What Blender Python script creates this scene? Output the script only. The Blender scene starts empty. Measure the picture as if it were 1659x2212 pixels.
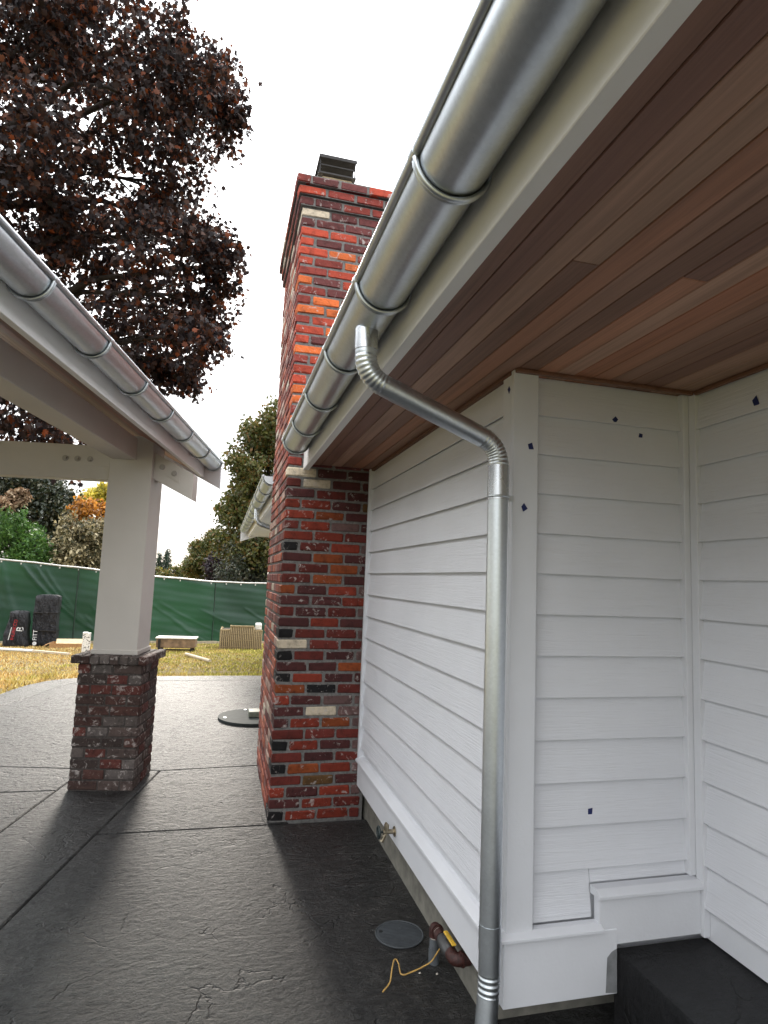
import bpy, bmesh, math, random
import numpy as np
from mathutils import Vector, Matrix

random.seed(7)
RNG = np.random.default_rng(11)
scene = bpy.context.scene
COL = scene.collection
rad = math.radians

# ------------------------------------------------------------------ camera
cam_data = bpy.data.cameras.new('camera')
cam = bpy.data.objects.new('camera', cam_data)
COL.objects.link(cam)
YAW, PITCH, ROLL = 0.2531, 0.1117, 0.0389
fwd = Vector((math.sin(YAW) * math.cos(PITCH), math.cos(YAW) * math.cos(PITCH), math.sin(PITCH)))
rgt0 = Vector((math.cos(YAW), -math.sin(YAW), 0))
up0 = rgt0.cross(fwd)
rgt = math.cos(ROLL) * rgt0 + math.sin(ROLL) * up0
upv = -math.sin(ROLL) * rgt0 + math.cos(ROLL) * up0
cam.matrix_world = Matrix(((rgt.x, upv.x, -fwd.x, -0.956), (rgt.y, upv.y, -fwd.y, -1.912), (rgt.z, upv.z, -fwd.z, 1.503), (0, 0, 0, 1)))
cam_data.sensor_fit = 'VERTICAL'
cam_data.sensor_height = 24.0
cam_data.lens = 24.0 * 1331.7 / 2212.0
cam_data.clip_start = 0.02
cam_data.clip_end = 2000
scene.camera = cam

# ------------------------------------------------------------------ sky and sun (bright overcast, sun veiled behind the tree side)
SUN_EL, SUN_AZ = 28.0, -2.0            # azimuth measured from +Y towards +X
world = bpy.data.worlds.new('World')
scene.world = world
world.use_nodes = True
wt = world.node_tree
wt.nodes.clear()
W = lambda t: wt.nodes.new(t)
sky = W('ShaderNodeTexSky'); sky.sky_type = 'NISHITA'; sky.sun_disc = False
sky.sun_elevation = rad(SUN_EL); sky.sun_rotation = rad(SUN_AZ)
tc = W('ShaderNodeTexCoord'); sep = W('ShaderNodeSeparateXYZ')
wt.links.new(tc.outputs['Generated'], sep.inputs[0])
zc = W('ShaderNodeMath'); zc.operation = 'MAXIMUM'; zc.inputs[1].default_value = 0.0
wt.links.new(sep.outputs['Z'], zc.inputs[0])
mp = W('ShaderNodeMapping'); mp.inputs['Scale'].default_value = (2.0, 2.0, 22.0)
wt.links.new(tc.outputs['Generated'], mp.inputs[0])
nz = W('ShaderNodeTexNoise'); nz.inputs['Scale'].default_value = 1.6; nz.inputs['Detail'].default_value = 5
wt.links.new(mp.outputs[0], nz.inputs[0])
cie = W('ShaderNodeMath'); cie.operation = 'MULTIPLY_ADD'; cie.inputs[1].default_value = 20.0; cie.inputs[2].default_value = 5.6
wt.links.new(zc.outputs[0], cie.inputs[0])
cr = W('ShaderNodeMapRange'); cr.inputs[1].default_value = 0.3; cr.inputs[2].default_value = 0.7; cr.inputs[3].default_value = 0.78; cr.inputs[4].default_value = 1.22
wt.links.new(nz.outputs[0], cr.inputs[0])
cl = W('ShaderNodeMath'); cl.operation = 'MULTIPLY'
wt.links.new(cie.outputs[0], cl.inputs[0]); wt.links.new(cr.outputs[0], cl.inputs[1])
comb = W('ShaderNodeCombineColor')
for i, k in enumerate((0.985, 1.0, 1.02)):
    m = W('ShaderNodeMath'); m.operation = 'MULTIPLY'; m.inputs[1].default_value = k
    wt.links.new(cl.outputs[0], m.inputs[0]); wt.links.new(m.outputs[0], comb.inputs[i])
mix = W('ShaderNodeMix'); mix.data_type = 'RGBA'; mix.inputs['Factor'].default_value = 0.88
wt.links.new(sky.outputs[0], mix.inputs[6]); wt.links.new(comb.outputs[0], mix.inputs[7])
bg = W('ShaderNodeBackground'); bg.inputs['Strength'].default_value = 0.11
wt.links.new(mix.outputs[2], bg.inputs[0])
wo = W('ShaderNodeOutputWorld'); wt.links.new(bg.outputs[0], wo.inputs[0])

sun_data = bpy.data.lights.new('sun', 'SUN')
sun_data.energy = 2.6
sun_data.angle = rad(9)
sun_data.color = (1.0, 0.92, 0.82)
sun = bpy.data.objects.new('sun', sun_data); COL.objects.link(sun)
sd = Vector((math.sin(rad(SUN_AZ)) * math.cos(rad(SUN_EL)), math.cos(rad(SUN_AZ)) * math.cos(rad(SUN_EL)), math.sin(rad(SUN_EL))))
sun.rotation_euler = sd.to_track_quat('Z', 'Y').to_euler()
sun.location = (0, 0, 20)

scene.view_settings.view_transform = 'Standard'
scene.view_settings.look = 'None'
scene.view_settings.gamma = 1.0
scene.view_settings.exposure = 0.93
scene.view_settings.use_curve_mapping = False
scene.cycles.max_bounces = 5
scene.cycles.diffuse_bounces = 4
scene.cycles.glossy_bounces = 2
scene.cycles.transmission_bounces = 2
scene.cycles.use_denoising = True

# ------------------------------------------------------------------ helpers: objects
def empty(name, loc=(0, 0, 0), rz=0.0, parent=None):
    o = bpy.data.objects.new(name, None)
    o.empty_display_size = 0.1
    o.location = loc; o.rotation_euler = (0, 0, rz)
    COL.objects.link(o)
    if parent: o.parent = parent
    return o

def tag(o, label=None, cat=None, group=None, kind=None):
    if label: o['label'] = label
    if cat: o['category'] = cat
    if group: o['group'] = group
    if kind: o['kind'] = kind
    return o

def link(name, me, parent=None, mat=None, loc=None, rot=None, color=None):
    o = bpy.data.objects.new(name, me)
    COL.objects.link(o)
    if mat is not None and len(me.materials) == 0: me.materials.append(mat)
    if parent: o.parent = parent
    if loc: o.location = loc
    if rot: o.rotation_euler = rot
    if color: o.color = (*color, 1.0)
    return o

def mesh(name, v, f, smooth=False):
    me = bpy.data.meshes.new(name)
    me.from_pydata([tuple(p) for p in v], [], [tuple(q) for q in f])
    me.update()
    if smooth: me.shade_smooth()
    return me

class MB:
    """collects simple solids, becomes one mesh object"""
    def __init__(s): s.v = []; s.f = []; s.sm = []
    def add(s, v, f, smooth=False):
        n = len(s.v); s.v += [tuple(p) for p in v]; s.f += [tuple(i + n for i in q) for q in f]; s.sm += [smooth] * len(f); return s
    def box(s, x0, x1, y0, y1, z0, z1, b=0.0):
        if b <= 0:
            v = [(x, y, z) for z in (z0, z1) for x, y in ((x0, y0), (x1, y0), (x1, y1), (x0, y1))]
            return s.add(v, [(3, 2, 1, 0), (4, 5, 6, 7), (0, 1, 5, 4), (1, 2, 6, 5), (2, 3, 7, 6), (3, 0, 4, 7)])
        v, f = bevel_box(x0, x1, y0, y1, z0, z1, b); return s.add(v, f)
    def tube(s, path, r, n=16, cap=True):
        v, f = tube(path, r, n, False); s.add(v, f, True)
        if cap:
            s.add(v[:n], [tuple(range(n))[::-1]]); s.add(v[-n:], [tuple(range(n))])
        return s
    def prism(s, poly, axis_pts):
        """poly: list of 3d points of one end, axis_pts: extrusion vector"""
        n = len(poly); e = Vector(axis_pts)
        v = [Vector(p) for p in poly] + [Vector(p) + e for p in poly]
        f = [tuple(range(n))[::-1], tuple(range(n, 2 * n))] + [(i, (i + 1) % n, n + (i + 1) % n, n + i) for i in range(n)]
        return s.add(v, f)
    def build(s, name, mat, parent=None, loc=None, rot=None, color=None, bevel=0.0):
        me = mesh(name, s.v, s.f)
        bm = bmesh.new(); bm.from_mesh(me)
        for fc, k in zip(bm.faces, s.sm): fc.smooth = k
        if bevel: bmesh.ops.bevel(bm, geom=bm.edges[:], offset=bevel, segments=1, affect='EDGES')
        bmesh.ops.recalc_face_normals(bm, faces=bm.faces[:])
        bm.to_mesh(me); bm.free()
        if any(s.sm) and not all(s.sm):
            pass
        return link(name, me, parent, mat, loc, rot, color)

def bevel_box(x0, x1, y0, y1, z0, z1, b):
    bm = bmesh.new()
    bmesh.ops.create_cube(bm, size=1.0)
    for q in bm.verts:
        q.co = Vector(((x0 + x1) / 2 + q.co.x * (x1 - x0), (y0 + y1) / 2 + q.co.y * (y1 - y0), (z0 + z1) / 2 + q.co.z * (z1 - z0)))
    bmesh.ops.bevel(bm, geom=bm.edges[:], offset=b, segments=1, affect='EDGES')
    bm.verts.index_update()
    v = [q.co.copy() for q in bm.verts]; f = [tuple(k.index for k in fc.verts) for fc in bm.faces]
    bm.free()
    return v, f

def tube(path, r, n=16, cap=True):
    P = [Vector(p) for p in path]
    R = r if hasattr(r, '__len__') else [r] * len(P)
    v = []; f = []; nrm = None
    for i, p in enumerate(P):
        a = P[max(i - 1, 0)]; b = P[min(i + 1, len(P) - 1)]
        t = (b - a).normalized()
        if nrm is None:
            ref = Vector((0, 0, 1)) if abs(t.z) < 0.9 else Vector((1, 0, 0))
            nrm = (ref - ref.dot(t) * t).normalized()
        else:
            nrm = (nrm - nrm.dot(t) * t).normalized()
        bi = t.cross(nrm)
        for k in range(n):
            an = 2 * math.pi * k / n
            v.append(p + R[i] * (math.cos(an) * nrm + math.sin(an) * bi))
    for i in range(len(P) - 1):
        for k in range(n):
            f.append((i * n + k, i * n + (k + 1) % n, (i + 1) * n + (k + 1) % n, (i + 1) * n + k))
    if cap:
        f.append(tuple(range(n))[::-1]); f.append(tuple(range((len(P) - 1) * n, len(P) * n)))
    return v, f

def smooth_path(pts, bend=0.06, seg=8):
    """polyline with rounded corners"""
    P = [Vector(p) for p in pts]; out = [P[0]]
    for i in range(1, len(P) - 1):
        a = (P[i - 1] - P[i]); b = (P[i + 1] - P[i])
        d = min(bend, a.length * 0.48, b.length * 0.48)
        A = P[i] + a.normalized() * d; B = P[i] + b.normalized() * d
        for k in range(seg + 1):
            t = k / seg
            out.append((1 - t) ** 2 * A + 2 * t * (1 - t) * P[i] + t * t * B)
    out.append(P[-1]); return out

# ------------------------------------------------------------------ helpers: materials
class NT:
    def __init__(s, name):
        s.m = bpy.data.materials.new(name); s.m.use_nodes = True
        s.t = s.m.node_tree; s.t.nodes.clear()
        s.out = s.n('ShaderNodeOutputMaterial'); s.b = s.n('ShaderNodeBsdfPrincipled')
        s.l(s.b.outputs[0], s.out.inputs[0])
    def n(s, t, **kw):
        x = s.t.nodes.new(t)
        for k, v in kw.items(): setattr(x, k, v)
        return x
    def l(s, a, b): s.t.links.new(a, b)
    def coord(s, which='Object', scale=(1, 1, 1)):
        c = s.n('ShaderNodeTexCoord'); m = s.n('ShaderNodeMapping'); m.inputs['Scale'].default_value = scale
        s.l(c.outputs[which], m.inputs[0]); return m.outputs[0]
    def pos(s, scale=(1, 1, 1)):
        c = s.n('ShaderNodeNewGeometry'); m = s.n('ShaderNodeMapping'); m.inputs['Scale'].default_value = scale
        s.l(c.outputs['Position'], m.inputs[0]); return m.outputs[0]
    def noise(s, vec, scale, detail=4, rough=0.55, dist=0.0, w=None):
        x = s.n('ShaderNodeTexNoise'); x.inputs['Scale'].default_value = scale; x.inputs['Detail'].default_value = detail
        x.inputs['Roughness'].default_value = rough; x.inputs['Distortion'].default_value = dist
        if w is not None: x.noise_dimensions = '4D'; s.l(w, x.inputs['W'])
        s.l(vec, x.inputs['Vector']); return x.outputs[0]
    def ramp(s, fac, stops):
        x = s.n('ShaderNodeValToRGB'); e = x.color_ramp.elements
        while len(e) < len(stops): e.new(0.5)
        for q, (p, c) in zip(e, stops):
            q.position = p; q.color = (*c, 1) if hasattr(c, '__len__') else (c, c, c, 1)
        s.l(fac, x.inputs[0]); return x.outputs[0]
    def mix(s, fac, a, b, mode='MIX'):
        x = s.n('ShaderNodeMix'); x.data_type = 'RGBA'; x.blend_type = mode
        for sock, val in ((x.inputs[0], fac), (x.inputs[6], a), (x.inputs[7], b)):
            if hasattr(val, 'is_linked') or isinstance(val, bpy.types.NodeSocket): s.l(val, sock)
            elif hasattr(val, '__len__'): sock.default_value = (*val, 1)
            else: sock.default_value = val
        return x.outputs[2]
    def math(s, op, a, b=0.0, c=0.0):
        x = s.n('ShaderNodeMath', operation=op)
        for i, val in enumerate((a, b, c)):
            if isinstance(val, bpy.types.NodeSocket): s.l(val, x.inputs[i])
            else: x.inputs[i].default_value = val
        return x.outputs[0]
    def bump(s, h, strength, dist=0.01, prev=None):
        x = s.n('ShaderNodeBump'); x.inputs['Strength'].default_value = strength; x.inputs['Distance'].default_value = dist
        s.l(h, x.inputs['Height'])
        if prev is not None: s.l(prev, x.inputs['Normal'])
        return x.outputs[0]
    def done(s, color=None, rough=0.6, metal=0.0, normal=None, spec=0.5):
        i = s.b.inputs
        for k, v in (('Base Color', color), ('Roughness', rough), ('Metallic', metal), ('Specular IOR Level', spec)):
            if v is None: continue
            if isinstance(v, bpy.types.NodeSocket): s.l(v, i[k])
            elif hasattr(v, '__len__'): i[k].default_value = (*v, 1)
            else: i[k].default_value = v
        if normal is not None: s.l(normal, i['Normal'])
        return s.m

def plain(name, c, rough=0.6, metal=0.0, var=0.25, scale=25.0, bump=0.15, spec=0.5):
    t = NT(name); v = t.coord('Object'); n = t.noise(v, scale, 5)
    lo = tuple(k * (1 - var) for k in c); hi = tuple(min(1, k * (1 + var)) for k in c)
    colr = t.ramp(n, [(0.3, lo), (0.7, hi)])
    return t.done(colr, rough, metal, t.bump(n, bump, 0.004), spec)

def mat_siding():
    t = NT('white_siding_paint')
    v = t.pos((3.0, 3.0, 75.0)); g = t.noise(v, 1.0, 6, 0.6, 1.2)
    v3 = t.pos((22.0, 22.0, 240.0)); g3 = t.noise(v3, 1.0, 3, 0.6, 0.6)
    v2 = t.pos(); blot = t.noise(v2, 2.2, 4)
    colr = t.ramp(blot, [(0.3, (0.69, 0.70, 0.735)), (0.7, (0.74, 0.75, 0.785))])
    h = t.math('ADD', g, t.math('MULTIPLY', g3, 0.35))
    return t.done(colr, 0.42, 0, t.bump(h, 0.55, 0.004), 0.4)

def mat_trim(name='white_trim_paint', c=(0.71, 0.72, 0.75)):
    t = NT(name)
    n = t.noise(t.pos(), 3.0, 4); f = t.noise(t.pos((1, 1, 1)), 90.0, 3)
    colr = t.ramp(n, [(0.3, tuple(k * 0.95 for k in c)), (0.7, tuple(k * 1.03 for k in c))])
    return t.done(colr, 0.45, 0, t.bump(f, 0.25, 0.002), 0.4)

def mat_cedar():
    t = NT('cedar_board'); oi = t.n('ShaderNodeObjectInfo')
    w = t.math('MULTIPLY', oi.outputs['Random'], 40.0)
    g = t.noise(t.coord('Object', (34, 1.3, 34)), 1.0, 6, 0.6, 0.8, w)
    f = t.noise(t.coord('Object', (180, 3.0, 180)), 1.0, 4, 0.7, 0.2, w)
    k = t.ramp(g, [(0.25, 0.62), (0.5, 0.95), (0.75, 1.15)])
    k2 = t.ramp(f, [(0.3, 0.85), (0.7, 1.08)])
    colr = t.mix(1.0, t.mix(1.0, oi.outputs['Color'], k, 'MULTIPLY'), k2, 'MULTIPLY')
    return t.done(colr, 0.5, 0, t.bump(f, 0.3, 0.002), 0.35)

def mat_galv(name='galvanized_metal', base=(0.66, 0.70, 0.73), rough=0.40):
    t = NT(name)
    v = t.pos(); sp = t.n('ShaderNodeTexVoronoi'); sp.inputs['Scale'].default_value = 130.0; t.l(v, sp.inputs[0])
    n = t.noise(v, 14.0, 5); f = t.noise(v, 420.0, 2)
    mx = t.math('ADD', t.math('MULTIPLY', sp.outputs['Color'], 0.35), t.math('MULTIPLY', n, 0.65))
    colr = t.ramp(mx, [(0.25, tuple(k * 0.92 for k in base)), (0.75, tuple(k * 1.06 for k in base))])
    rr = t.math('MULTIPLY_ADD', n, 0.06, rough - 0.06)
    return t.done(colr, rr, 1.0, t.bump(f, 0.08, 0.001))

def mat_brick(name, smear=0.35, island=False, palette=None, dark=0.5):
    t = NT(name); oi = t.n('ShaderNodeObjectInfo')
    v = t.pos()
    if island:
        ge = t.n('ShaderNodeNewGeometry'); rnd = ge.outputs['Random Per Island']
        base = t.ramp(rnd, palette)
        t.t.nodes[-1].color_ramp.interpolation = 'CONSTANT'
    else:
        rnd = oi.outputs['Random']; base = oi.outputs['Color']
    w = t.math('MULTIPLY', rnd, 60.0)
    n1 = t.noise(v, 26.0, 6, 0.65, 0.3, w); n2 = t.noise(v, 120.0, 4, 0.7, 0.0, w)
    n3 = t.noise(v, 17.0, 5, 0.6, 1.5, w)
    k = t.ramp(n1, [(0.25, dark), (0.5, 1.0), (0.8, 1.25)])
    c = t.mix(1.0, base, k, 'MULTIPLY')
    sm = t.ramp(t.math('ADD', n3, t.math('MULTIPLY', n2, 0.25)), [(0.80 - 0.2 * smear, 0.0), (0.90 - 0.2 * smear, 1.0)])
    gate = t.math('GREATER_THAN', t.math('FRACT', t.math('MULTIPLY', rnd, 7.3)), 1.0 - smear * 1.6)
    c = t.mix(t.math('MULTIPLY', t.math('MULTIPLY', sm, gate), 0.75), c, (0.46, 0.41, 0.38))
    h = t.math('ADD', n1, t.math('MULTIPLY', n2, 0.6))
    return t.done(c, 0.75, 0, t.bump(h, 0.9, 0.006), 0.3)

def mat_mortar(name='mortar', c=(0.165, 0.158, 0.15)):
    return plain(name, c, 0.9, 0, 0.3, 60, 0.6, 0.2)

def mat_concrete(name='stamped_concrete', lo=(0.0035, 0.0035, 0.004), hi=(0.040, 0.038, 0.035), coat=0.8, spec=0.4):
    t = NT(name); v = t.pos()
    big = t.noise(v, 0.9, 4, 0.55, 0.4)
    md = t.noise(v, 6.0, 6, 0.62, 0.8)
    lay = t.noise(t.pos((9, 20, 9)), 1.0, 5, 0.6, 1.6)
    fi = t.noise(v, 34.0, 8, 0.72, 0.2)
    wv = t.n('ShaderNodeVectorMath', operation='ADD')
    nc = t.n('ShaderNodeTexNoise'); nc.inputs['Scale'].default_value = 2.4; nc.inputs['Detail'].default_value = 5; t.l(v, nc.inputs['Vector'])
    sc = t.n('ShaderNodeVectorMath', operation='SCALE'); sc.inputs['Scale'].default_value = 0.75
    t.l(nc.outputs['Color'], sc.inputs[0]); t.l(v, wv.inputs[0]); t.l(sc.outputs[0], wv.inputs[1])
    vo = t.n('ShaderNodeTexVoronoi', feature='DISTANCE_TO_EDGE'); vo.inputs['Scale'].default_value = 2.1; t.l(wv.outputs[0], vo.inputs[0])
    line = t.ramp(vo.outputs['Distance'], [(0.003, 0.0), (0.013, 1.0)])
    gate = t.ramp(t.noise(v, 3.1, 2), [(0.515, 1.0), (0.545, 0.0)])
    crack = t.math('MAXIMUM', line, gate)                       # 0 in a crack
    f2 = t.noise(t.pos((22, 34, 22)), 1.0, 8, 0.72, 0.35)
    mixn = t.math('ADD', t.math('MULTIPLY', big, 0.30), t.math('ADD', t.math('MULTIPLY', md, 0.25), t.math('MULTIPLY', f2, 0.45)))
    c = t.ramp(mixn, [(0.38, lo), (0.5, tuple(a * 0.7 + b * 0.3 for a, b in zip(lo, hi))), (0.60, hi), (0.68, tuple(k * 2.6 for k in hi))])
    tint = t.noise(v, 0.55, 3); c = t.mix(1.0, c, t.ramp(tint, [(0.35, (1.0, 0.90, 0.80)), (0.5, (0.95, 0.97, 0.95)), (0.65, (0.85, 1.0, 0.97))]), 'MULTIPLY')
    c = t.mix(crack, (0.008, 0.008, 0.008), c)
    h = t.math('ADD', t.math('MULTIPLY', md, 1.0), t.math('ADD', t.math('MULTIPLY', lay, 0.8), t.math('ADD', t.math('MULTIPLY', fi, 0.8), t.math('MULTIPLY', f2, 1.1))))
    h = t.math('ADD', h, t.math('MULTIPLY', crack, 0.7))
    rr = t.math('MULTIPLY_ADD', fi, 0.25, 0.36)
    nb = t.bump(h, 1.0, 0.040)
    wear = t.math('ADD', t.math('MULTIPLY', f2, 0.65), t.math('MULTIPLY', md, 0.35))
    cwt = t.ramp(wear, [(0.40, 0.10 * coat), (0.52, 0.55 * coat), (0.62, 1.0 * coat)]); t.l(cwt, t.b.inputs['Coat Weight'])
    crg = t.ramp(wear, [(0.42, 0.42), (0.60, 0.17)]); t.l(crg, t.b.inputs['Coat Roughness'])
    t.b.inputs['Coat IOR'].default_value = 1.55
    t.l(nb, t.b.inputs['Coat Normal'])
    return t.done(c, rr, 0, nb, spec)

def mat_leaf(name, stops, rough=0.45, trans=0.25, spec=0.4):
    t = NT(name); ge = t.n('ShaderNodeNewGeometry')
    c = t.ramp(ge.outputs['Random Per Island'], stops)
    n = t.noise(t.pos(), 0.9, 3)
    c = t.mix(1.0, c, t.ramp(n, [(0.3, 0.65), (0.7, 1.25)]), 'MULTIPLY')
    t.done(c, rough, 0, None, spec)
    tr = t.n('ShaderNodeBsdfTranslucent'); t.l(c, tr.inputs[0])
    ms = t.n('ShaderNodeMixShader'); ms.inputs[0].default_value = trans
    t.l(t.b.outputs[0], ms.inputs[1]); t.l(tr.outputs[0], ms.inputs[2]); t.l(ms.outputs[0], t.out.inputs[0])
    return t.m

M = {}
M['siding'] = mat_siding()
M['trim'] = mat_trim()
M['post'] = mat_trim('warm_white_paint', (0.60, 0.565, 0.52))
M['fascia'] = mat_trim('fascia_white_paint', (0.86, 0.85, 0.83))  # the trim white made lighter, so the colour carries light falling on the fascia
M['bolt'] = mat_trim('painted_bolt', (0.40, 0.375, 0.345))
M['cedar'] = mat_cedar()
M['galv'] = mat_galv()
M['galv_bright'] = mat_galv('bright_galvanized_metal', (0.66, 0.68, 0.70), 0.3)
M['brick'] = mat_brick('red_brick', 0.48, dark=0.38)
M['ped_brick'] = mat_brick('tumbled_brown_brick', 0.62, dark=0.35)
PAL = [(0.0, (0.17, 0.035, 0.025)), (0.22, (0.27, 0.06, 0.035)), (0.42, (0.36, 0.10, 0.055)), (0.6, (0.13, 0.04, 0.035)), (0.72, (0.40, 0.26, 0.21)), (0.82, (0.24, 0.10, 0.08)), (0.94, (0.5, 0.42, 0.33))]
M['brick_side'] = mat_brick('red_brick_side', 0.3, True, PAL)
M['mortar'] = mat_mortar()
M['ped_mortar'] = mat_mortar('dark_mortar', (0.07, 0.06, 0.055))
M['concrete'] = mat_concrete()
M['concrete_border'] = mat_concrete('stamped_concrete_border', (0.02, 0.019, 0.018), (0.09, 0.083, 0.075))
M['step'] = mat_concrete('black_step_concrete', (0.008, 0.008, 0.010), (0.024, 0.024, 0.027), 0.1, 0.4)
M['joint'] = plain('joint_grit', (0.03, 0.03, 0.03), 0.9)
M['foundation'] = plain('foundation_concrete', (0.20, 0.19, 0.16), 0.85, 0, 0.3, 18, 0.5)
M['shingle'] = plain('dark_shingle', (0.05, 0.05, 0.052), 0.9, 0, 0.4, 60, 0.5)
M['black_metal'] = plain('black_metal', (0.03, 0.028, 0.028), 0.5, 0.6)
M['cream'] = plain('cream_flue', (0.6, 0.52, 0.4), 0.8)

# ------------------------------------------------------------------ the setting: ground, lawn, patio
LAWN_SLOPE, LAWN_Y0 = 0.053, 7.9
def lawn_z(y): return -0.012 - max(0.0, y - LAWN_Y0) * LAWN_SLOPE if y < 18.5 else -0.58

def mat_soil(name, a, b, sc=1.2):
    t = NT(name); v = t.pos()
    n = t.math('ADD', t.math('MULTIPLY', t.noise(v, sc, 5), 0.6), t.math('MULTIPLY', t.noise(v, 30, 4), 0.4))
    return t.done(t.ramp(n, [(0.35, a), (0.65, b)]), 0.95, 0, t.bump(n, 0.8, 0.03), 0.1)
M['meadow'] = mat_soil('meadow', (0.06, 0.075, 0.025), (0.16, 0.13, 0.05), 0.3)
M['lawn'] = mat_soil('lawn_soil', (0.12, 0.095, 0.045), (0.24, 0.19, 0.095), 1.4)

g = MB()
g.add([(-900, -900, -0.75), (900, -900, -0.75), (900, 900, -0.75), (-900, 900, -0.75)], [(0, 1, 2, 3)])
tag(g.build('ground', M['meadow']), kind='structure')

v = []; f = []
xs = np.linspace(-16, 8, 61); ys = np.concatenate([np.linspace(-6, 7.9, 10), np.linspace(8.1, 19.5, 48), [22, 26]])
for y in ys:
    for x in xs:
        v.append((x, y, lawn_z(y) + (0.02 * math.sin(x * 1.3 + y * 0.7) * math.sin(y * 1.1 - x * 0.5) if y > 8.6 else -0.05)))
for j in range(len(ys) - 1):
    for i in range(len(xs) - 1):
        a = j * len(xs) + i; f.append((a, a + 1, a + 1 + len(xs), a + len(xs)))
tag(link('lawn', mesh('lawn', v, f, True), None, M['lawn']), kind='structure')

# patio slabs: outlines in metres, laid round the pavilion post and along the house
def xA(y): return -1.752 + 0.2108 * (y - 1.148)
def xL(y): return -2.077 + 0.1918 * (y - 2.204)
edge = [(0.9, 7.9), (-0.29, 7.88), (-1.73, 7.84), (-2.3, 7.81), (-2.68, 7.74), (-2.95, 7.6), (-3.13, 7.42), (-3.28, 7.1), (-3.36, 6.75), (-3.42, 6.35), (-3.6, 5.9), (-4.0, 5.5), (-5.0, 5.1), (-7.5, 4.8)]
def inset_edge(d):
    out = []
    for i, p in enumerate(edge):
        a = Vector(edge[max(i - 1, 0)]); b = Vector(edge[min(i + 1, len(edge) - 1)])
        t = (b - a).normalized(); n = Vector((-t.y, t.x))
        out.append(tuple(Vector(p) + n * d))
    return out
inner = inset_edge(0.42)
YF = lambda x: 3.30 if x > -1.3 else 3.245 - 0.16 * (x + 1.31)
FX = 0.028
slabs = [
    ('concrete', [(xA(-4), -4), (0.90, -4), (0.90, 0.30), (FX + 0.03, 0.30), (FX + 0.03, 2.07), (xA(2.08), 2.08)]),
    ('concrete', [(xA(2.08), 2.08), (-0.45, 2.07), (-0.45, 3.30), (xA(3.25), 3.25)]),
    ('concrete', [(xL(-4), -4), (xA(-4), -4), (xA(3.25), 3.25), (xL(3.36), 3.36)]),
    ('concrete', [(-7.5, -4), (xL(-4), -4), (xL(2.89), 2.89), (-7.5, 3.0)]),
    ('concrete', [(-7.5, 3.0), (xL(2.89), 2.89), (xL(3.36), 3.36), (-2.48, 3.50), (-7.5, 4.1)]),
    ('concrete', [(-7.5, 4.1), (-2.48, 3.50), (xL(3.36), 3.36), (xA(3.25), 3.25), (-0.45, 3.30), (0.9, 3.30)] + inner),
    ('concrete_border', inner[::-1] + edge),
]
def offset_poly(P, d):
    P = [Vector(p) for p in P]; n = len(P)
    A = sum(P[i].x * P[(i + 1) % n].y - P[(i + 1) % n].x * P[i].y for i in range(n))
    if A < 0: P.reverse()
    out = []
    for i in range(n):
        a = (P[i] - P[i - 1]).normalized(); b = (P[(i + 1) % n] - P[i]).normalized()
        na = Vector((-a.y, a.x)); nb = Vector((-b.y, b.x))
        m = (na + nb); k = m.dot(na)
        m = m / k if abs(k) > 0.2 else na
        out.append(P[i] + m * d)
    return out
base = MB(); 
pb = offset_poly([(-7.5, -4), (0.90, -4), (0.90, 0.30), (0.06, 0.30), (0.06, 3.2), (0.9, 3.3)] + edge, 0.03)
base.prism([(p.x, p.y, -0.12) for p in pb], (0, 0, 0.105))
patio = tag(base.build('patio', M['joint']), kind='structure')
for mt, P in slabs:
    outer = offset_poly(P, 0.004); top = offset_poly(P, 0.011); n = len(outer)
    v = [(p.x, p.y, -0.05) for p in outer] + [(p.x, p.y, -0.006) for p in outer] + [(p.x, p.y, 0.0) for p in top]
    f = []
    for r in (0, 1):
        f += [(r * n + i, r * n + (i + 1) % n, (r + 1) * n + (i + 1) % n, (r + 1) * n + i) for i in range(n)]
    f.append(tuple(range(2 * n, 3 * n)))
    link('slab', mesh('slab', v, f), patio, M[mt])

# raised porch step at the right
s = MB().box(0.376, 3.0, -4.0, -0.004, -0.1, 0.330, 0.006)
tag(s.build('step', M['step']), kind='structure')

# ------------------------------------------------------------------ bricks
BC = {'r': (0.20, 0.032, 0.022), 'R': (0.36, 0.050, 0.024), 'o': (0.54, 0.118, 0.028), 'p': (0.115, 0.030, 0.028), 'b': (0.012, 0.010, 0.011),
      'c': (0.56, 0.47, 0.35), 'w': (0.24, 0.135, 0.125), 'd': (0.30, 0.15, 0.05)}
_bm_cache = {}
def brick_mesh(l, d, h, mat, variant):
    key = (round(l, 3), round(d, 3), round(h, 3), mat.name, variant)
    if key not in _bm_cache:
        rr = random.Random(str(key))
        vv, ff = bevel_box(-l / 2, l / 2, -d / 2, d / 2, -h / 2, h / 2, 0.0065)
        vv = [(p[0] + rr.uniform(-1, 1) * 0.0038, p[1] + rr.uniform(-1, 1) * 0.0016, p[2] + rr.uniform(-1, 1) * 0.0028) for p in vv]
        me = mesh('brick', vv, ff); me.materials.append(mat); _bm_cache[key] = me
    return _bm_cache[key]
def brick(parent, x0, x1, y0, y1, z0, z1, color, mat, variant=None):
    l, d, h = x1 - x0, y1 - y0, z1 - z0
    me = brick_mesh(l, d, h, mat, random.randrange(5) if variant is None else variant)
    j = lambda k: random.uniform(-k, k)
    kk = random.uniform(0.78, 1.2); c = tuple(max(0.004, k * kk) for k in color)
    return link('brick', me, parent, None, ((x0 + x1) / 2 + j(0.0012), (y0 + y1) / 2 + j(0.0022), (z0 + z1) / 2 + j(0.001)), (j(0.006), j(0.006), j(0.008)), c)

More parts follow.
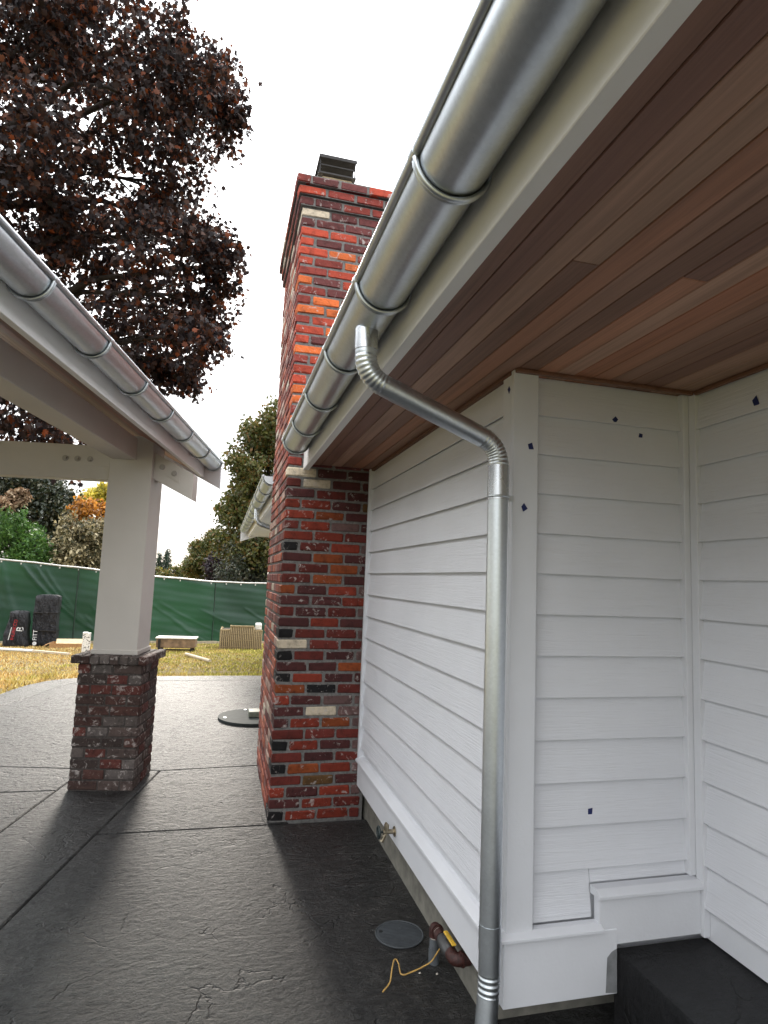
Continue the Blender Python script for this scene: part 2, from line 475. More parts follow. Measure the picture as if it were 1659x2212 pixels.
# ------------------------------------------------------------------ HOUSE
WX = 0.719                       # recessed wall plane
ZS = 2.25                        # soffit height
house = tag(empty('house'), 'white lap-sided house with cedar soffit, round galvanized gutter and red brick chimney', 'house')
core = MB()
core.box(0.0, 4.0, 0.03, 11.0, 0.24, 2.24)
core.box(WX + 0.012, 4.0, -4.0, 0.03, 0.335, 2.24)
wall = core.build('wall', M['trim'], house)
fnd = MB().box(0.034, 3.9, 0.23, 11.0, -0.2, 0.24)
fnd.build('foundation', M['foundation'], house)

EXP = 0.139
def siding(plane, at, lo, hi, zlist, out):
    """one tapered lap board per course"""
    for z in zlist:
        zt = min(z + EXP + 0.004, ZS)
        prof = [(0.0, z + 0.008), (0.010, z + 0.008), (0.015, z), (0.021, z), (0.021 - 0.017 * (zt - z) / 0.143, zt), (0.0, zt)]
        m = MB()
        if plane == 'x':        # wall facing -x at x=at, boards run along y
            m.prism([(at - o, lo, zz) for o, zz in prof], (0, hi - lo, 0))
        else:                   # wall facing -y
            m.prism([(lo, at - o, zz) for o, zz in prof], (hi - lo, 0, 0))
        m.build('siding_board', M['siding'], wall, bevel=0.0011)
zs_ = [2.106 - EXP * k for k in range(0, 14)]
siding('x', 0.0, 0.065, 2.068, [z for z in zs_ if z > 0.37], -1)
siding('y', 0.03, 0.072, 0.684, [z for z in zs_ if z > 0.52], -1)
siding('y', 0.03, 0.072, 0.303, [z for z in zs_ if 0.40 < z < 0.52], -1)
siding('x', WX + 0.012, -3.6, -0.012, [z for z in zs_ if z > 0.32], -1)
m = MB().prism([(0.073, 0.03, 0.426), (0.073, 0.010, 0.426), (0.073, 0.0125, 0.4372), (0.073, 0.03, 0.4372)], (0.231, 0, 0)); m.build('starter_strip', M['trim'], wall)
MB().prism([(0.304, 0.03, 0.5295), (0.304, 0.0195, 0.5295), (0.304, 0.0258, 0.583), (0.304, 0.03, 0.583)], (0.380, 0, 0)).build('siding_board', M['siding'], wall)
# corner boards and trim
MB().box(-0.022, 0.0, -0.0, 0.062, 0.405, ZS - 0.002, 0.002).build('corner_board', M['trim'], wall)
MB().box(-0.022, 0.072, -0.024, -0.0015, 0.405, ZS - 0.002, 0.002).build('corner_board', M['trim'], wall)
MB().box(0.0, 0.070, -0.001, 0.028, 0.42, ZS - 0.003).build('corner_post', M['trim'], wall)
MB().box(0.682, WX + 0.01, -0.004, 0.028, 0.53, ZS - 0.002, 0.0015).build('inner_corner_board', M['trim'], wall)
MB().box(WX - 0.014, WX + 0.011, -0.040, -0.0055, 0.345, ZS - 0.004, 0.0015).build('inner_corner_board', M['trim'], wall)
MB().box(-0.034, 0.0, 2.066, 2.097, 0.36, ZS - 0.002, 0.0015).build('edge_board', M['trim'], wall)
# skirt boards with sloped drip caps
MB().box(-0.030, 0.0, -0.001, 2.094, 0.203, 0.352, 0.002).build('skirt_board', M['trim'], wall)
MB().prism([(-0.046, 0.0, 0.353), (0.0, 0.0, 0.353), (0.0, 0.0, 0.392), (-0.016, 0.0, 0.388), (-0.046, 0.0, 0.365)], (0, 2.092, 0)).build('drip_cap', M['trim'], wall, bevel=0.0012)
MB().box(-0.0302, 0.374, -0.030, -0.002, 0.2055, 0.402, 0.002).build('skirt_board', M['trim'], wall)
MB().prism([(-0.046, -0.046, 0.403), (-0.046, 0.0, 0.403), (-0.046, 0.0, 0.425), (-0.046, -0.02, 0.424), (-0.046, -0.046, 0.412)], (0.362, 0, 0)).build('drip_cap', M['trim'], wall, bevel=0.001)
MB().box(0.308, 0.705, -0.0268, 0.002, 0.352, 0.500, 0.002).build('skirt_board', M['trim'], wall)
MB().prism([(0.300, -0.044, 0.501), (0.300, 0.012, 0.501), (0.300, 0.012, 0.528), (0.300, -0.02, 0.526), (0.300, -0.044, 0.511)], (0.405, 0, 0)).build('drip_cap', M['trim'], wall, bevel=0.001)
pt = MB().prism([(0.330, -0.0312, 0.213), (0.371, -0.0312, 0.209), (0.372, -0.0312, 0.342), (0.352, -0.0312, 0.334), (0.336, -0.0312, 0.318)], (0, 0.0009, 0))
pt.build('filler_patch', plain('grey_filler', (0.22, 0.225, 0.23), 0.7), wall).__setitem__('label', 'unpainted grey filler patch on the skirt board end')

# soffit: each cedar board its own piece
soffit = MB().box(-0.44, 4.0, -4.0, 2.095, ZS + 0.016, ZS + 0.03).build('soffit', M['shingle'], house)
CED = [(0.31, 0.165, 0.115), (0.25, 0.128, 0.093), (0.43, 0.255, 0.180), (0.47, 0.285, 0.200), (0.49, 0.235, 0.145), (0.38, 0.212, 0.150)]
x = -0.439; k = 0
while x < 1.9:
    wdt = 0.0715
    cuts = [-4.0, 2.092]
    if k == 3: cuts = [-4.0, -0.718, 2.092]
    if k == 7: cuts = [-4.0, -0.732, 2.092]
    for a, b in zip(cuts[:-1], cuts[1:]):
        c = CED[(k * 7 + (3 if a > -2 else 0)) % 6] if k > 1 else CED[1 if k else 0]
        kk = random.uniform(0.84, 1.16); c = tuple(q * kk for q in c)
        if k == 9: c = (0.44, 0.19, 0.11)
        yo = random.uniform(0, 5)
        o = MB().box(x + 0.001, x + wdt - 0.001, a + 0.0007, b - 0.0007, ZS, ZS + 0.0155, 0.0022).build('soffit_board', M['cedar'], soffit, color=c)
    x += wdt; k += 1
ct = (0.20, 0.10, 0.065)
MB().box(-0.021, 0.0, 0.0, 2.065, ZS - 0.016, ZS - 0.0005, 0.002).build('soffit_trim', M['cedar'], soffit, loc=(-0.004, 0, 0), color=ct)
MB().box(-0.02, 0.70, -0.042, -0.026, ZS - 0.015, ZS - 0.001, 0.002).build('soffit_trim', M['cedar'], soffit, color=ct)
MB().box(WX - 0.022, WX - 0.006, -4.0, -0.044, ZS - 0.016, ZS - 0.0015, 0.002).build('soffit_trim', M['cedar'], soffit, color=ct)
# fascia, roof
def fascia_profile(x): return [(x, 2.207), (x + 0.037, 2.207), (x + 0.037, 2.42), (x, 2.42)]
MB().prism([(a, -4.0, z) for a, z in fascia_profile(-0.481)], (0, 6.085, 0)).build('fascia', M['fascia'], house, bevel=0.002)
rf = MB()
rf.prism([(-0.50, -4.0, 2.422), (4.2, -4.0, 4.3), (4.2, -4.0, 4.36), (-0.52, -4.0, 2.46)], (0, 6.08, 0))
rf.prism([(0.03, 2.08, 2.65), (4.2, 2.08, 4.3), (4.2, 2.08, 4.36), (0.03, 2.08, 2.71)], (0, 1.32, 0))
rf.build('roof', M['shingle'], house)

# half-round gutter with bead and strap brackets; local frame: runs along +y, open to the top, front towards -x
def gutter(parent, x, y0, y1, z, r, ring_ys, out=-1, mat=None, name='gutter', endcaps=True):
    mat = mat or M['galv']
    n = 22; prof = []
    for k in range(n + 1):
        a = math.pi * k / n
        prof.append((x + out * r * math.cos(a), z - r * math.sin(a)))
    inner_ = [(x + out * (r - 0.003) * math.cos(math.pi * k / n), z - (r - 0.003) * math.sin(math.pi * k / n)) for k in range(n + 1)][::-1]
    P = prof + inner_
    mb = MB(); N = len(P)
    ysg = [y0, y1]
    vv = [(a, yy, b) for yy in ysg for a, b in P]
    ff = [(i, (i + 1) % N, N + (i + 1) % N, N + i) for i in range(N)]
    mb.add(vv, ff, True)
    mb.add([(a, y0, b) for a, b in P], [(i, i + 1, N - 2 - i, N - 1 - i) for i in range(n)])
    mb.add([(a, y1, b) for a, b in P], [(i, i + 1, N - 2 - i, N - 1 - i) for i in range(n)])
    gt = mb.build(name, mat, parent)
    bd = MB().tube([(x + out * (r + 0.004), y0, z + 0.004), (x + out * (r + 0.004), y1, z + 0.004)], 0.0105, 14); bd.build('bead', mat, gt)
    bk = MB().box(min(x - out * (r - 0.002), x - out * (r + 0.003)), max(x - out * (r - 0.002), x - out * (r + 0.003)), y0, y1, z, z + 0.03); bk.build('back_lip', mat, gt)
    if endcaps:
        for yy in (y0 + 0.001, y1 - 0.001):
            cp = MB(); fan = [(x + out * (r - 0.001) * math.cos(math.pi * k / n), yy, z - (r - 0.001) * math.sin(math.pi * k / n)) for k in range(n + 1)]
            cp.prism(fan, (0, 0.002, 0)); cp.build('end_cap', mat, gt)
    for ry in ring_ys:
        rb = MB()
        for dy, rr_, tk in ((0.0, r + 0.0065, 0.006), (0.014, r + 0.005, 0.0045)):
            path = [(x + out * rr_ * math.cos(a), ry + dy, z - rr_ * math.sin(a)) for a in [math.pi * (0.03 + 0.94 * q / 20) for q in range(21)]]
            rb.tube(path, tk, 8)
        pr = [(x + out * (r + 0.004) * math.cos(a), z - (r + 0.004) * math.sin(a)) for a in [math.pi * (0.03 + 0.94 * q / 20) for q in range(21)]]
        vv = [(a, ry + d, b) for d in (-0.003, 0.017) for a, b in pr]
        rb.add(vv, [(i, i + 1, 22 + i, 21 + i) for i in range(20)], True)
        rb.tube([(x + out * (r + 0.004), ry - 0.006, z + 0.004), (x + out * (r + 0.004), ry + 0.022, z + 0.004)], 0.0125, 12)
        rb.build('bracket', M['galv'], gt)
    return gt

def pipe_with_flutes(pts, r, bend, flutes=True, last=None):
    """round downspout with crimped elbows: returns path and radii"""
    P = [Vector(p) for p in pts]; path = [P[0]]; R = [r]
    for i in range(1, len(P) - 1):
        nf = 4 if (last and i == len(P) - 2) else 10
        a = (P[i - 1] - P[i]); b = (P[i + 1] - P[i]); d = min(last if nf == 4 else bend, a.length * 0.48, b.length * 0.48)
        A = P[i] + a.normalized() * d; B = P[i] + b.normalized() * d
        path.append(A + a.normalized() * 0.004); R.append(r)
        n = 40
        for k in range(n + 1):
            t = k / n
            path.append((1 - t) ** 2 * A + 2 * t * (1 - t) * P[i] + t * t * B)
            R.append(r * (1.0 + (0.035 * math.cos(2 * math.pi * t * nf) if 0.04 < t < 0.96 and flutes else 0.0)))
        path.append(B + b.normalized() * 0.004); R.append(r)
    path.append(P[-1]); R.append(r)
    return path, R

gutter(house, -0.562, -4.0, 1.86, 2.338, 0.074, [-1.37 - 0.55, -1.37, -0.835, -0.290, 0.255, 0.80, 1.33, 1.825])
path, R = pipe_with_flutes([(-0.572, -0.125, 2.275), (-0.570, -0.122, 2.125), (-0.085, -0.045, 1.968), (-0.085, -0.045, 0.30), (-0.122, -0.075, -0.02)], 0.0335, 0.075, True, 0.035)
ds = MB(); ds.tube(path, R, 24); ds = ds.build('downspout', M['galv'], house)
MB().tube([(-0.085, -0.045, 1.90), (-0.085, -0.045, 1.785)], 0.0355, 24).build('sleeve', M['galv_bright'], ds)
MB().tube([(-0.572, -0.125, 2.268), (-0.571, -0.124, 2.205)], 0.0355, 24).build('outlet', M['galv_bright'], ds)
d1 = Vector((-0.570, -0.122, 2.125)); d2 = Vector((-0.085, -0.045, 1.968))
MB().tube([d1.lerp(d2, 0.20), d1.lerp(d2, 0.26)], 0.0345, 24).build('sleeve', M['galv'], ds)
MB().tube([(-0.085, -0.045, 0.47), (-0.085, -0.045, 0.395)], 0.0348, 24).build('sleeve', M['galv'], ds)
st = MB().tube([(-0.085 + 0.036 * math.cos(a), -0.045 + 0.036 * math.sin(a), 1.795) for a in [math.pi * 2 * q / 24 for q in range(25)]], 0.0035, 6)
st.box(-0.055, -0.024, -0.036, -0.032, 1.785, 1.805); st.build('strap', M['galv'], ds)
# concrete boot under the downspout
bt = MB().box(-0.21, -0.03, -0.21, -0.02, 0.001, 0.03, 0.006); bt.build('splash_block', M['foundation'], house)

# chimney: every brick of the face towards the patio is its own piece
CX0, CX1, CY0, CY1, CH = -0.580, 0.02, 2.099, 3.36, 0.0697
cm = MB().box(CX0 + 0.007, CX1 - 0.007, CY0 + 0.007, CY1 - 0.007, -0.05, CH * 61 - 0.004)
for j, ofs in enumerate((0.018, 0.034, 0.052)):
    cm.box(CX0 - ofs + 0.006, CX1 + ofs - 0.006, CY0 - ofs + 0.006, CY1 + ofs - 0.006, CH * (58 + j) + 0.004 + 0.001 * j, CH * (59 + j) - 0.003)
chim = cm.build('chimney', M['mortar'], house)
rows = ['cpp', 'rcpp', 'prp', 'RRpd', 'Rop', 'rRwp', 'RRr', 'brRw', 'pop', 'rrop', 'rop', 'opRw', 'ppR', 'rprw', 'pRp', 'brrw', 'crr', 'brpw', 'ppo', 'bRpp', 'obr', 'Rpww', 'pcw', 'pRow', 'rrr', 'bRpw', 'rpr', 'boRw', 'rdp', 'RpRw', 'pRr', 'bRRr']
up = random.Random(5)
BL, BW, J = 0.188, 0.092, 0.0145
side = MB()
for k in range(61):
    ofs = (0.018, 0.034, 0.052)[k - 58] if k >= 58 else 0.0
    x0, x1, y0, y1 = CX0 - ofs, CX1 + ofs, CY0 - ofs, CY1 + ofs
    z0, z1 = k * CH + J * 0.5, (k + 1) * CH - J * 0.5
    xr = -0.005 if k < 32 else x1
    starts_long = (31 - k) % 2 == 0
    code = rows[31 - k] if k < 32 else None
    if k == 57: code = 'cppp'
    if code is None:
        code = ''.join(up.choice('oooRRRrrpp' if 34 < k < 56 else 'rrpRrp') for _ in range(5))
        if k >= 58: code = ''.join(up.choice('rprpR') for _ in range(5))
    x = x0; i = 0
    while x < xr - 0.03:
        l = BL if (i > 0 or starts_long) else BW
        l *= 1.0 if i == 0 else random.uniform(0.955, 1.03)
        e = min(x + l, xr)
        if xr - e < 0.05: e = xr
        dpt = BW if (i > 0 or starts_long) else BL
        lowk = (0.40 if code[min(i, len(code) - 1)] in 'od' else 0.56) if k < 32 else 1.05  # lower courses darkened, upper ones brightened: uneven light put into the brick colour
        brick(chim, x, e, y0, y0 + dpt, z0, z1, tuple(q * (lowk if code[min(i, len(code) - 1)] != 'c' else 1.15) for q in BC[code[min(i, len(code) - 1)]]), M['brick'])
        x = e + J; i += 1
    # the face seen edge-on, joined
    y = y0 + (BW if starts_long else BL) + J
    while y < y1 - 0.03:
        e = min(y + BL * random.uniform(0.95, 1.04), y1)
        if y1 - e < 0.05: e = y1
        vv, ff = bevel_box(x0 + random.uniform(-0.003, 0.003), x0 + 0.05, y, e, z0, z1, 0.005)
        side.add(vv, ff); y = e + J
    for xa in (x0 + 0.06,):
        y = 0
sb = side.build('side_bricks', M['brick_side'], chim); sb['kind'] = 'stuff'
# crown wash and flue cap
cw = MB(); zt = CH * 61
cw.add([(CX0 - 0.045, CY0 - 0.045, zt - 0.004), (CX1 + 0.045, CY0 - 0.045, zt - 0.004), (CX1 + 0.045, CY1 + 0.045, zt - 0.004), (CX0 - 0.045, CY1 + 0.045, zt - 0.004),
        (-0.44, CY0 + 0.25, zt + 0.05), (-0.13, CY0 + 0.25, zt + 0.05), (-0.13, CY1 - 0.45, zt + 0.05), (-0.44, CY1 - 0.45, zt + 0.05)],
       [(0, 1, 5, 4), (1, 2, 6, 5), (2, 3, 7, 6), (3, 0, 4, 7), (4, 5, 6, 7)])
cw.build('crown', M['cream'], chim)
fl = MB().box(-0.405, -0.175, 2.50, 2.85, zt + 0.02, zt + 0.335, 0.006); flue = fl.build('flue', M['cream'], chim)
cp = MB()
cp.box(-0.44, -0.15, 2.45, 2.90, zt + 0.452, zt + 0.462); cp.box(-0.442, -0.148, 2.448, 2.452, zt + 0.436, zt + 0.4515); cp.box(-0.442, -0.148, 2.898, 2.902, zt + 0.436, zt + 0.4515)
for xx in (-0.43, -0.16):
    for yy in (2.47, 2.88): cp.box(xx - 0.004, xx + 0.004, yy - 0.004, yy + 0.004, zt + 0.33, zt + 0.452)
for yy in (2.56, 2.68, 2.80):
    for xx in (-0.43, -0.16): cp.box(xx - 0.004, xx + 0.004, yy - 0.004, yy + 0.004, zt + 0.33, zt + 0.452)
cp.box(-0.43, -0.16, 2.466, 2.474, zt + 0.385, zt + 0.393); cp.box(-0.43, -0.16, 2.876, 2.884, zt + 0.385, zt + 0.393); cp.box(-0.44, -0.15, 2.462, 2.888, zt + 0.318, zt + 0.329)
cp.build('chimney_cap', M['black_metal'], chim)

# far stretch of the same eave beyond the chimney
wing = empty('house_wing', (0, 0, 0))
tag(wing, 'white far eave of the house with gutter, seen past the chimney edge', 'house')
MB().box(0.001, 0.5, 3.45, 11.0, 0.25, 2.36).build('wall', M['siding'], wing)
MB().prism([(-0.47, 3.45, 2.30), (-0.435, 3.45, 2.30), (-0.435, 3.45, 2.52), (-0.47, 3.45, 2.52)], (0, 7.6, 0)).build('fascia', M['fascia'], wing, bevel=0.002)
MB().box(-0.434, 0.2, 3.45, 11.03, 2.335, 2.35).build('soffit', M['trim'], wing)
MB().prism([(-0.62, 11.03, 2.20), (-0.30, 11.03, 2.315), (0.2, 11.03, 2.315), (0.2, 11.03, 2.75), (-0.62, 11.03, 2.52)], (0, 0.04, 0)).build('rake_board', M['trim'], wing)
MB().prism([(-0.49, 3.4, 2.522), (2.2, 3.4, 3.6), (2.2, 3.4, 3.66), (-0.51, 3.4, 2.56)], (0, 7.6, 0)).build('roof', M['shingle'], wing)
gutter(wing, -0.553, 3.93, 11.1, 2.445, 0.074, [3.98 + 0.72 * q for q in range(10)], endcaps=True)
path, R = pipe_with_flutes([(-0.555, 6.3, 2.39), (-0.555, 6.3, 2.2), (-0.06, 6.35, 2.06), (-0.06, 6.35, 0.05)], 0.034, 0.08)
MB().tube(path, R, 16).build('downspout', M['galv_bright'], wing)

# ------------------------------------------------------------------ PAVILION
PT, PX, PY = 0.168, -1.625, 3.042
pav = tag(empty('pavilion', (PX, PY, 0), -PT), 'open pavilion with white post on a tumbled brick pedestal and half-round gutter', 'pavilion')
MB().box(-0.153, 0.153, -0.153, 0.153, 0.905, 2.50, 0.003).build('post', M['post'], pav)
MB().box(-0.163, 0.163, -0.163, 0.163, 0.911, 0.945, 0.004).build('post_base_trim', M['post'], pav)
ped = MB().box(-0.211, 0.211, -0.211, 0.211, -0.02, 0.8545).build('pedestal', M['ped_mortar'], pav)
PC = [(0.075, 0.034, 0.027), (0.060, 0.034, 0.028), (0.085, 0.060, 0.052), (0.105, 0.085, 0.076), (0.10, 0.030, 0.024), (0.052, 0.036, 0.031), (0.115, 0.034, 0.026), (0.125, 0.105, 0.096)]
HS, PW, PJ = 0.216, 0.085, 0.007
for k in range(12):
    z0, z1 = k * 0.0711 + PJ / 2, (k + 1) * 0.0711 - PJ / 2
    for s_ in range(4):
        rotq = s_ * math.pi / 2
        segs = [(-HS, -HS + 0.19), (-HS + 0.19 + PJ, HS - PW - PJ)] if k % 2 == 0 else [(-HS + PW + PJ, -HS + PW + PJ + 0.14), (-HS + PW + 2 * PJ + 0.14, HS)]
        for a, b in segs:
            l = b - a; cxm = (a + b) / 2; cym = -HS + PW / 2
            me = brick_mesh(l, PW, z1 - z0, M['ped_brick'], random.randrange(5))
            cc, ss = math.cos(rotq), math.sin(rotq); jx = random.uniform(-0.002, 0.002)
            kk = random.uniform(0.8, 1.2); c = tuple(q * kk for q in random.choice(PC))
            link('brick', me, ped, None, (cc * cxm - ss * (cym + jx), ss * cxm + cc * (cym + jx), (z0 + z1) / 2), (0, 0, rotq + random.uniform(-0.006, 0.006)), c)
cap = MB().box(-0.25, 0.25, -0.25, 0.25, 0.858, 0.905).build('cap_course', M['ped_mortar'], pav)
for i in range(8):
    for s_ in (-1, 1):
        a = -0.258 + i * 0.0645
        brick(cap, a + 0.003, a + 0.0615, -0.258 if s_ < 0 else 0.004, -0.004 if s_ < 0 else 0.258, 0.855, 0.9105, random.choice(PC), M['ped_brick'])
# beams
MB().box(-0.136, 0.037, -5.2, -0.1545, 2.318, 2.478, 0.003).build('header_beam', M['post'], pav)
tb = MB().box(-3.4, -0.1545, -0.134, 0.0, 2.165, 2.415, 0.003).build('tie_beam', M['post'], pav)
def bolt_plate(par, a0, a1, z0, z1, b, bolts, slope=0.0):
    pl = MB().prism([(a0, b - 0.006, z0), (a1, b - 0.006, z0 + slope * (a1 - a0)), (a1, b - 0.006, z1 + slope * (a1 - a0)), (a0, b - 0.006, z1)], (0, 0.0055, 0)).build('bolt_plate', M['post'], par)
    for a, z in bolts:
        bl = MB().tube([(a, b - 0.003, z), (a, b - 0.011, z)], 0.022, 16); bl.tube([(a, b - 0.010, z), (a, b - 0.024, z)], 0.013, 6); bl.build('bolt', M['bolt'], pl)
bolt_plate(tb, -0.53, -0.155, 2.262, 2.352, -0.134, [(-0.47, 2.308), (-0.384, 2.308), (-0.294, 2.308)])
SL = 0.5
tl = MB().prism([(0.13, -0.10, 2.205), (0.446, -0.10, 2.050), (0.446, -0.10, 2.245), (0.13, -0.10, 2.40)], (0, 0.15, 0)).build('rafter_tail', M['post'], pav, bevel=0.003)
bolt_plate(tl, 0.165, 0.345, 2.265, 2.35, -0.10, [(0.215, 2.284), (0.305, 2.240)], -SL)
# roof: sloped cedar soffit boards, fascia, shingles
sof = MB().prism([(0.312, -6.0, 2.392), (-1.8, -6.0, 3.448), (-1.8, -6.0, 3.46), (0.312, -6.0, 2.404)], (0, 6.77, 0)).build('soffit', M['shingle'], pav)
w_ = 0.09; L_ = math.hypot(2.112, 1.056); ux, uz = -2.112 / L_, 1.056 / L_
for i in range(int(L_ / w_)):
    a0 = i * w_ + 0.001; a1 = (i + 1) * w_ - 0.001
    p0 = (0.312 + ux * a0, 2.3915 + uz * a0); p1 = (0.312 + ux * a1, 2.3915 + uz * a1); nx, nz = -0.447, -0.894
    kk = random.uniform(0.8, 1.1); c = tuple(q * kk for q in CED[(i * 5) % 6])
    MB().prism([(p0[0], -6.0, p0[1]), (p1[0], -6.0, p1[1]), (p1[0] + nx * 0.014, -6.0, p1[1] + nz * 0.014), (p0[0] + nx * 0.014, -6.0, p0[1] + nz * 0.014)], (0, 6.76, 0)).build('soffit_board', M['cedar'], sof, color=c, bevel=0.0015)
MB().box(0.3125, 0.345, -6.0, 0.742, 2.355, 2.53, 0.002).build('fascia', M['fascia'], pav)
MB().prism([(0.49, 0.745, 2.26), (0.49, 0.745, 2.455), (-1.8, 0.745, 3.60), (-1.8, 0.745, 3.40)], (0, 0.035, 0)).build('rake_board', M['trim'], pav, bevel=0.002)
pr = MB()
pr.prism([(0.36, -6.0, 2.533), (-1.8, -6.0, 3.63), (-1.8, -6.0, 3.68), (0.37, -6.0, 2.56)], (0, 6.79, 0))
pr.prism([(-3.96, -6.0, 2.533), (-1.8, -6.0, 3.63), (-1.8, -6.0, 3.68), (-3.97, -6.0, 2.56)], (0, 6.79, 0))
pr.build('roof', M['shingle'], pav)
gutter(pav, 0.42, -6.0, 0.775, 2.492, 0.072, [-4.87, -4.31, -3.76, -3.21, -2.655, -2.10, -1.545, -1.0, -0.445, 0.165, 0.735], out=1)

# ------------------------------------------------------------------ FENCE with green privacy screen
FP = [(-9.6, 14.97, 2.30), (-6.21, 15.78, 2.10), (-4.63, 16.17, 2.00), (-3.94, 16.32, 1.94), (-2.61, 16.64, 1.86), (-1.09, 17.0, 1.79), (0.46, 17.37, 1.81), (3.5, 18.1, 1.9)]
def fence_at(t):
    for (a, b) in zip(FP[:-1], FP[1:]):
        L0 = (Vector(b[:2]) - Vector(a[:2])).length
        if t <= L0: 
            q = t / L0; return Vector(a[:2]).lerp(Vector(b[:2]), q), a[2] + (b[2] - a[2]) * q
        t -= L0
    return Vector(FP[-1][:2]), FP[-1][2]
FLEN = sum((Vector(b[:2]) - Vector(a[:2])).length for a, b in zip(FP[:-1], FP[1:]))
fence = tag(empty('fence', (-4.6, 16.2, -0.45)), 'site fence with wrinkled green privacy screen and white top rail behind the lawn', 'fence')
def child(o, par):
    o.parent = par; o.matrix_parent_inverse = par.matrix_world.inverted() if False else Matrix.Translation(-Vector(par.location)); return o
t = NT('green_screen'); vv_ = t.pos()
wv_ = t.noise(t.pos((60, 60, 60)), 1.0, 3); nn = t.noise(vv_, 1.5, 4)
cgr = t.ramp(nn, [(0.3, (0.006, 0.028, 0.018)), (0.7, (0.012, 0.046, 0.028))])
t.done(cgr, 0.42, 0, t.bump(wv_, 0.35, 0.01), 0.5)
tr_ = t.n('ShaderNodeBsdfTranslucent'); tr_.inputs[0].default_value = (0.035, 0.15, 0.06, 1)
ms_ = t.n('ShaderNodeMixShader'); ms_.inputs[0].default_value = 0.15
t.l(t.b.outputs[0], ms_.inputs[1]); t.l(tr_.outputs[0], ms_.inputs[2]); t.l(ms_.outputs[0], t.out.inputs[0])
M['screen'] = t.m
post_ts = []
tt = 3.486 + 1.627
post_ts = [tt - 3.1, tt, tt + 3.63, tt + 6.4, tt - 6.0 + 1.2]
# screen cloth with sagging folds from the ties
NU, NV = 420, 46
v = []; f = []
for i in range(NU + 1):
    tcur = FLEN * i / NU; p, h = fence_at(tcur); zb = lawn_z(p.y)
    nrm = Vector((0.23, -0.97))
    for j in range(NV + 1):
        q = j / NV
        d = 0.0
        for (t0, q0, slope, wid, amp) in ((3.75, 1.0, 1.15, 0.06, 0.07), (4.05, 1.0, 1.0, 0.05, 0.05), (4.3, 0.97, 0.9, 0.04, 0.035), (3.3, 1.0, 0.35, 0.09, 0.06), (5.6, 0.72, 1.2, 0.05, 0.04), (5.5, 0.5, 1.3, 0.05, 0.035),
                                          (5.3, 0.38, 1.5, 0.06, 0.03), (7.6, 0.35, 2.0, 0.06, 0.03), (7.2, 0.62, 2.6, 0.06, 0.03), (8.3, 0.55, 3.0, 0.05, 0.025), (9.6, 0.6, 2.2, 0.05, 0.025), (6.3, 0.9, 1.6, 0.05, 0.03), (5.9, 0.30, 2.6, 0.09, 0.05)):
            dq = q0 - q
            if dq >= 0:
                tx = t0 + slope * dq * h * (0.6 + 0.4 * dq)
                d += amp * math.exp(-((tcur - tx) / wid) ** 2) * math.exp(-dq * 1.1) * min(1, dq * 12 + 0.2)
        d += 0.018 * math.sin(tcur * 2.1 + q * 4) + 0.006 * math.sin(q * 23 + 1.5 * math.sin(tcur * 1.3)) * (0.5 + 0.5 * math.sin(tcur * 0.9)) + 0.003 * math.sin(q * 55 + tcur * 3.0) + 0.02 * math.sin(tcur * 3.3 + q * 9.0) * math.sin(tcur * 1.1 - q * 4.0)
        d += 0.05 * math.exp(-(q / 0.07) ** 2) * (0.6 + 0.4 * math.sin(tcur * 2.7))
        v.append((p.x + nrm.x * (d + 0.04), p.y + nrm.y * (d + 0.04), zb + 0.07 + q * (h - 0.10)))
for i in range(NU):
    for j in range(NV):
        a = i * (NV + 1) + j; f.append((a, a + 1, a + NV + 2, a + NV + 1))
child(link('screen', mesh('screen', v, f, True), None, M['screen']), fence)
M['rail'] = plain('pale_rail', (0.62, 0.60, 0.57), 0.4, 0.3)
M['green_post'] = plain('dark_post', (0.012, 0.03, 0.02), 0.5)
rl = MB(); rl.tube([(*fence_at(FLEN * q / 40)[0], lawn_z(fence_at(FLEN * q / 40)[0].y) + fence_at(FLEN * q / 40)[1] + 0.006 * math.sin(q * 1.7)) for q in range(41)], 0.022, 10)
child(rl.build('top_rail', M['rail']), fence)
for tp in post_ts:
    p, h = fence_at(tp)
    child(MB().tube([(p.x + 0.01, p.y - 0.055, lawn_z(p.y) - 0.02), (p.x + 0.01, p.y - 0.055, lawn_z(p.y) + h - 0.02)], 0.017, 10).build('fence_post', M['green_post']), fence)
for q in range(26):
    p, h = fence_at(2.9 + q * 0.44); z = lawn_z(p.y) + h
    child(MB().tube([(p.x, p.y - 0.05, z - 0.075), (p.x, p.y - 0.055, z - 0.035)], 0.018, 6).build('tie', M['rail']), fence)
bdp = MB()
for a, b in zip(FP[1:-1], FP[2:]):
    pass
bb = [fence_at(0.5 + q * 1.4)[0] for q in range(10)]
for a, b in zip(bb[:-1], bb[1:]):
    dirv = (b - a); m = MB().box(0, dirv.length - 0.01, -0.06, 0.0, -0.03, 0.085, 0.004)
    o = m.build('kick_board', plain('pale_timber', (0.36, 0.30, 0.21), 0.8) if 'kb' not in M else M['kb'])
    M['kb'] = o.data.materials[0]
    o.location = (a.x, a.y - 0.13, lawn_z((a.y + b.y) / 2)); o.rotation_euler = (0, 0, math.atan2(dirv.y, dirv.x)); child(o, fence)

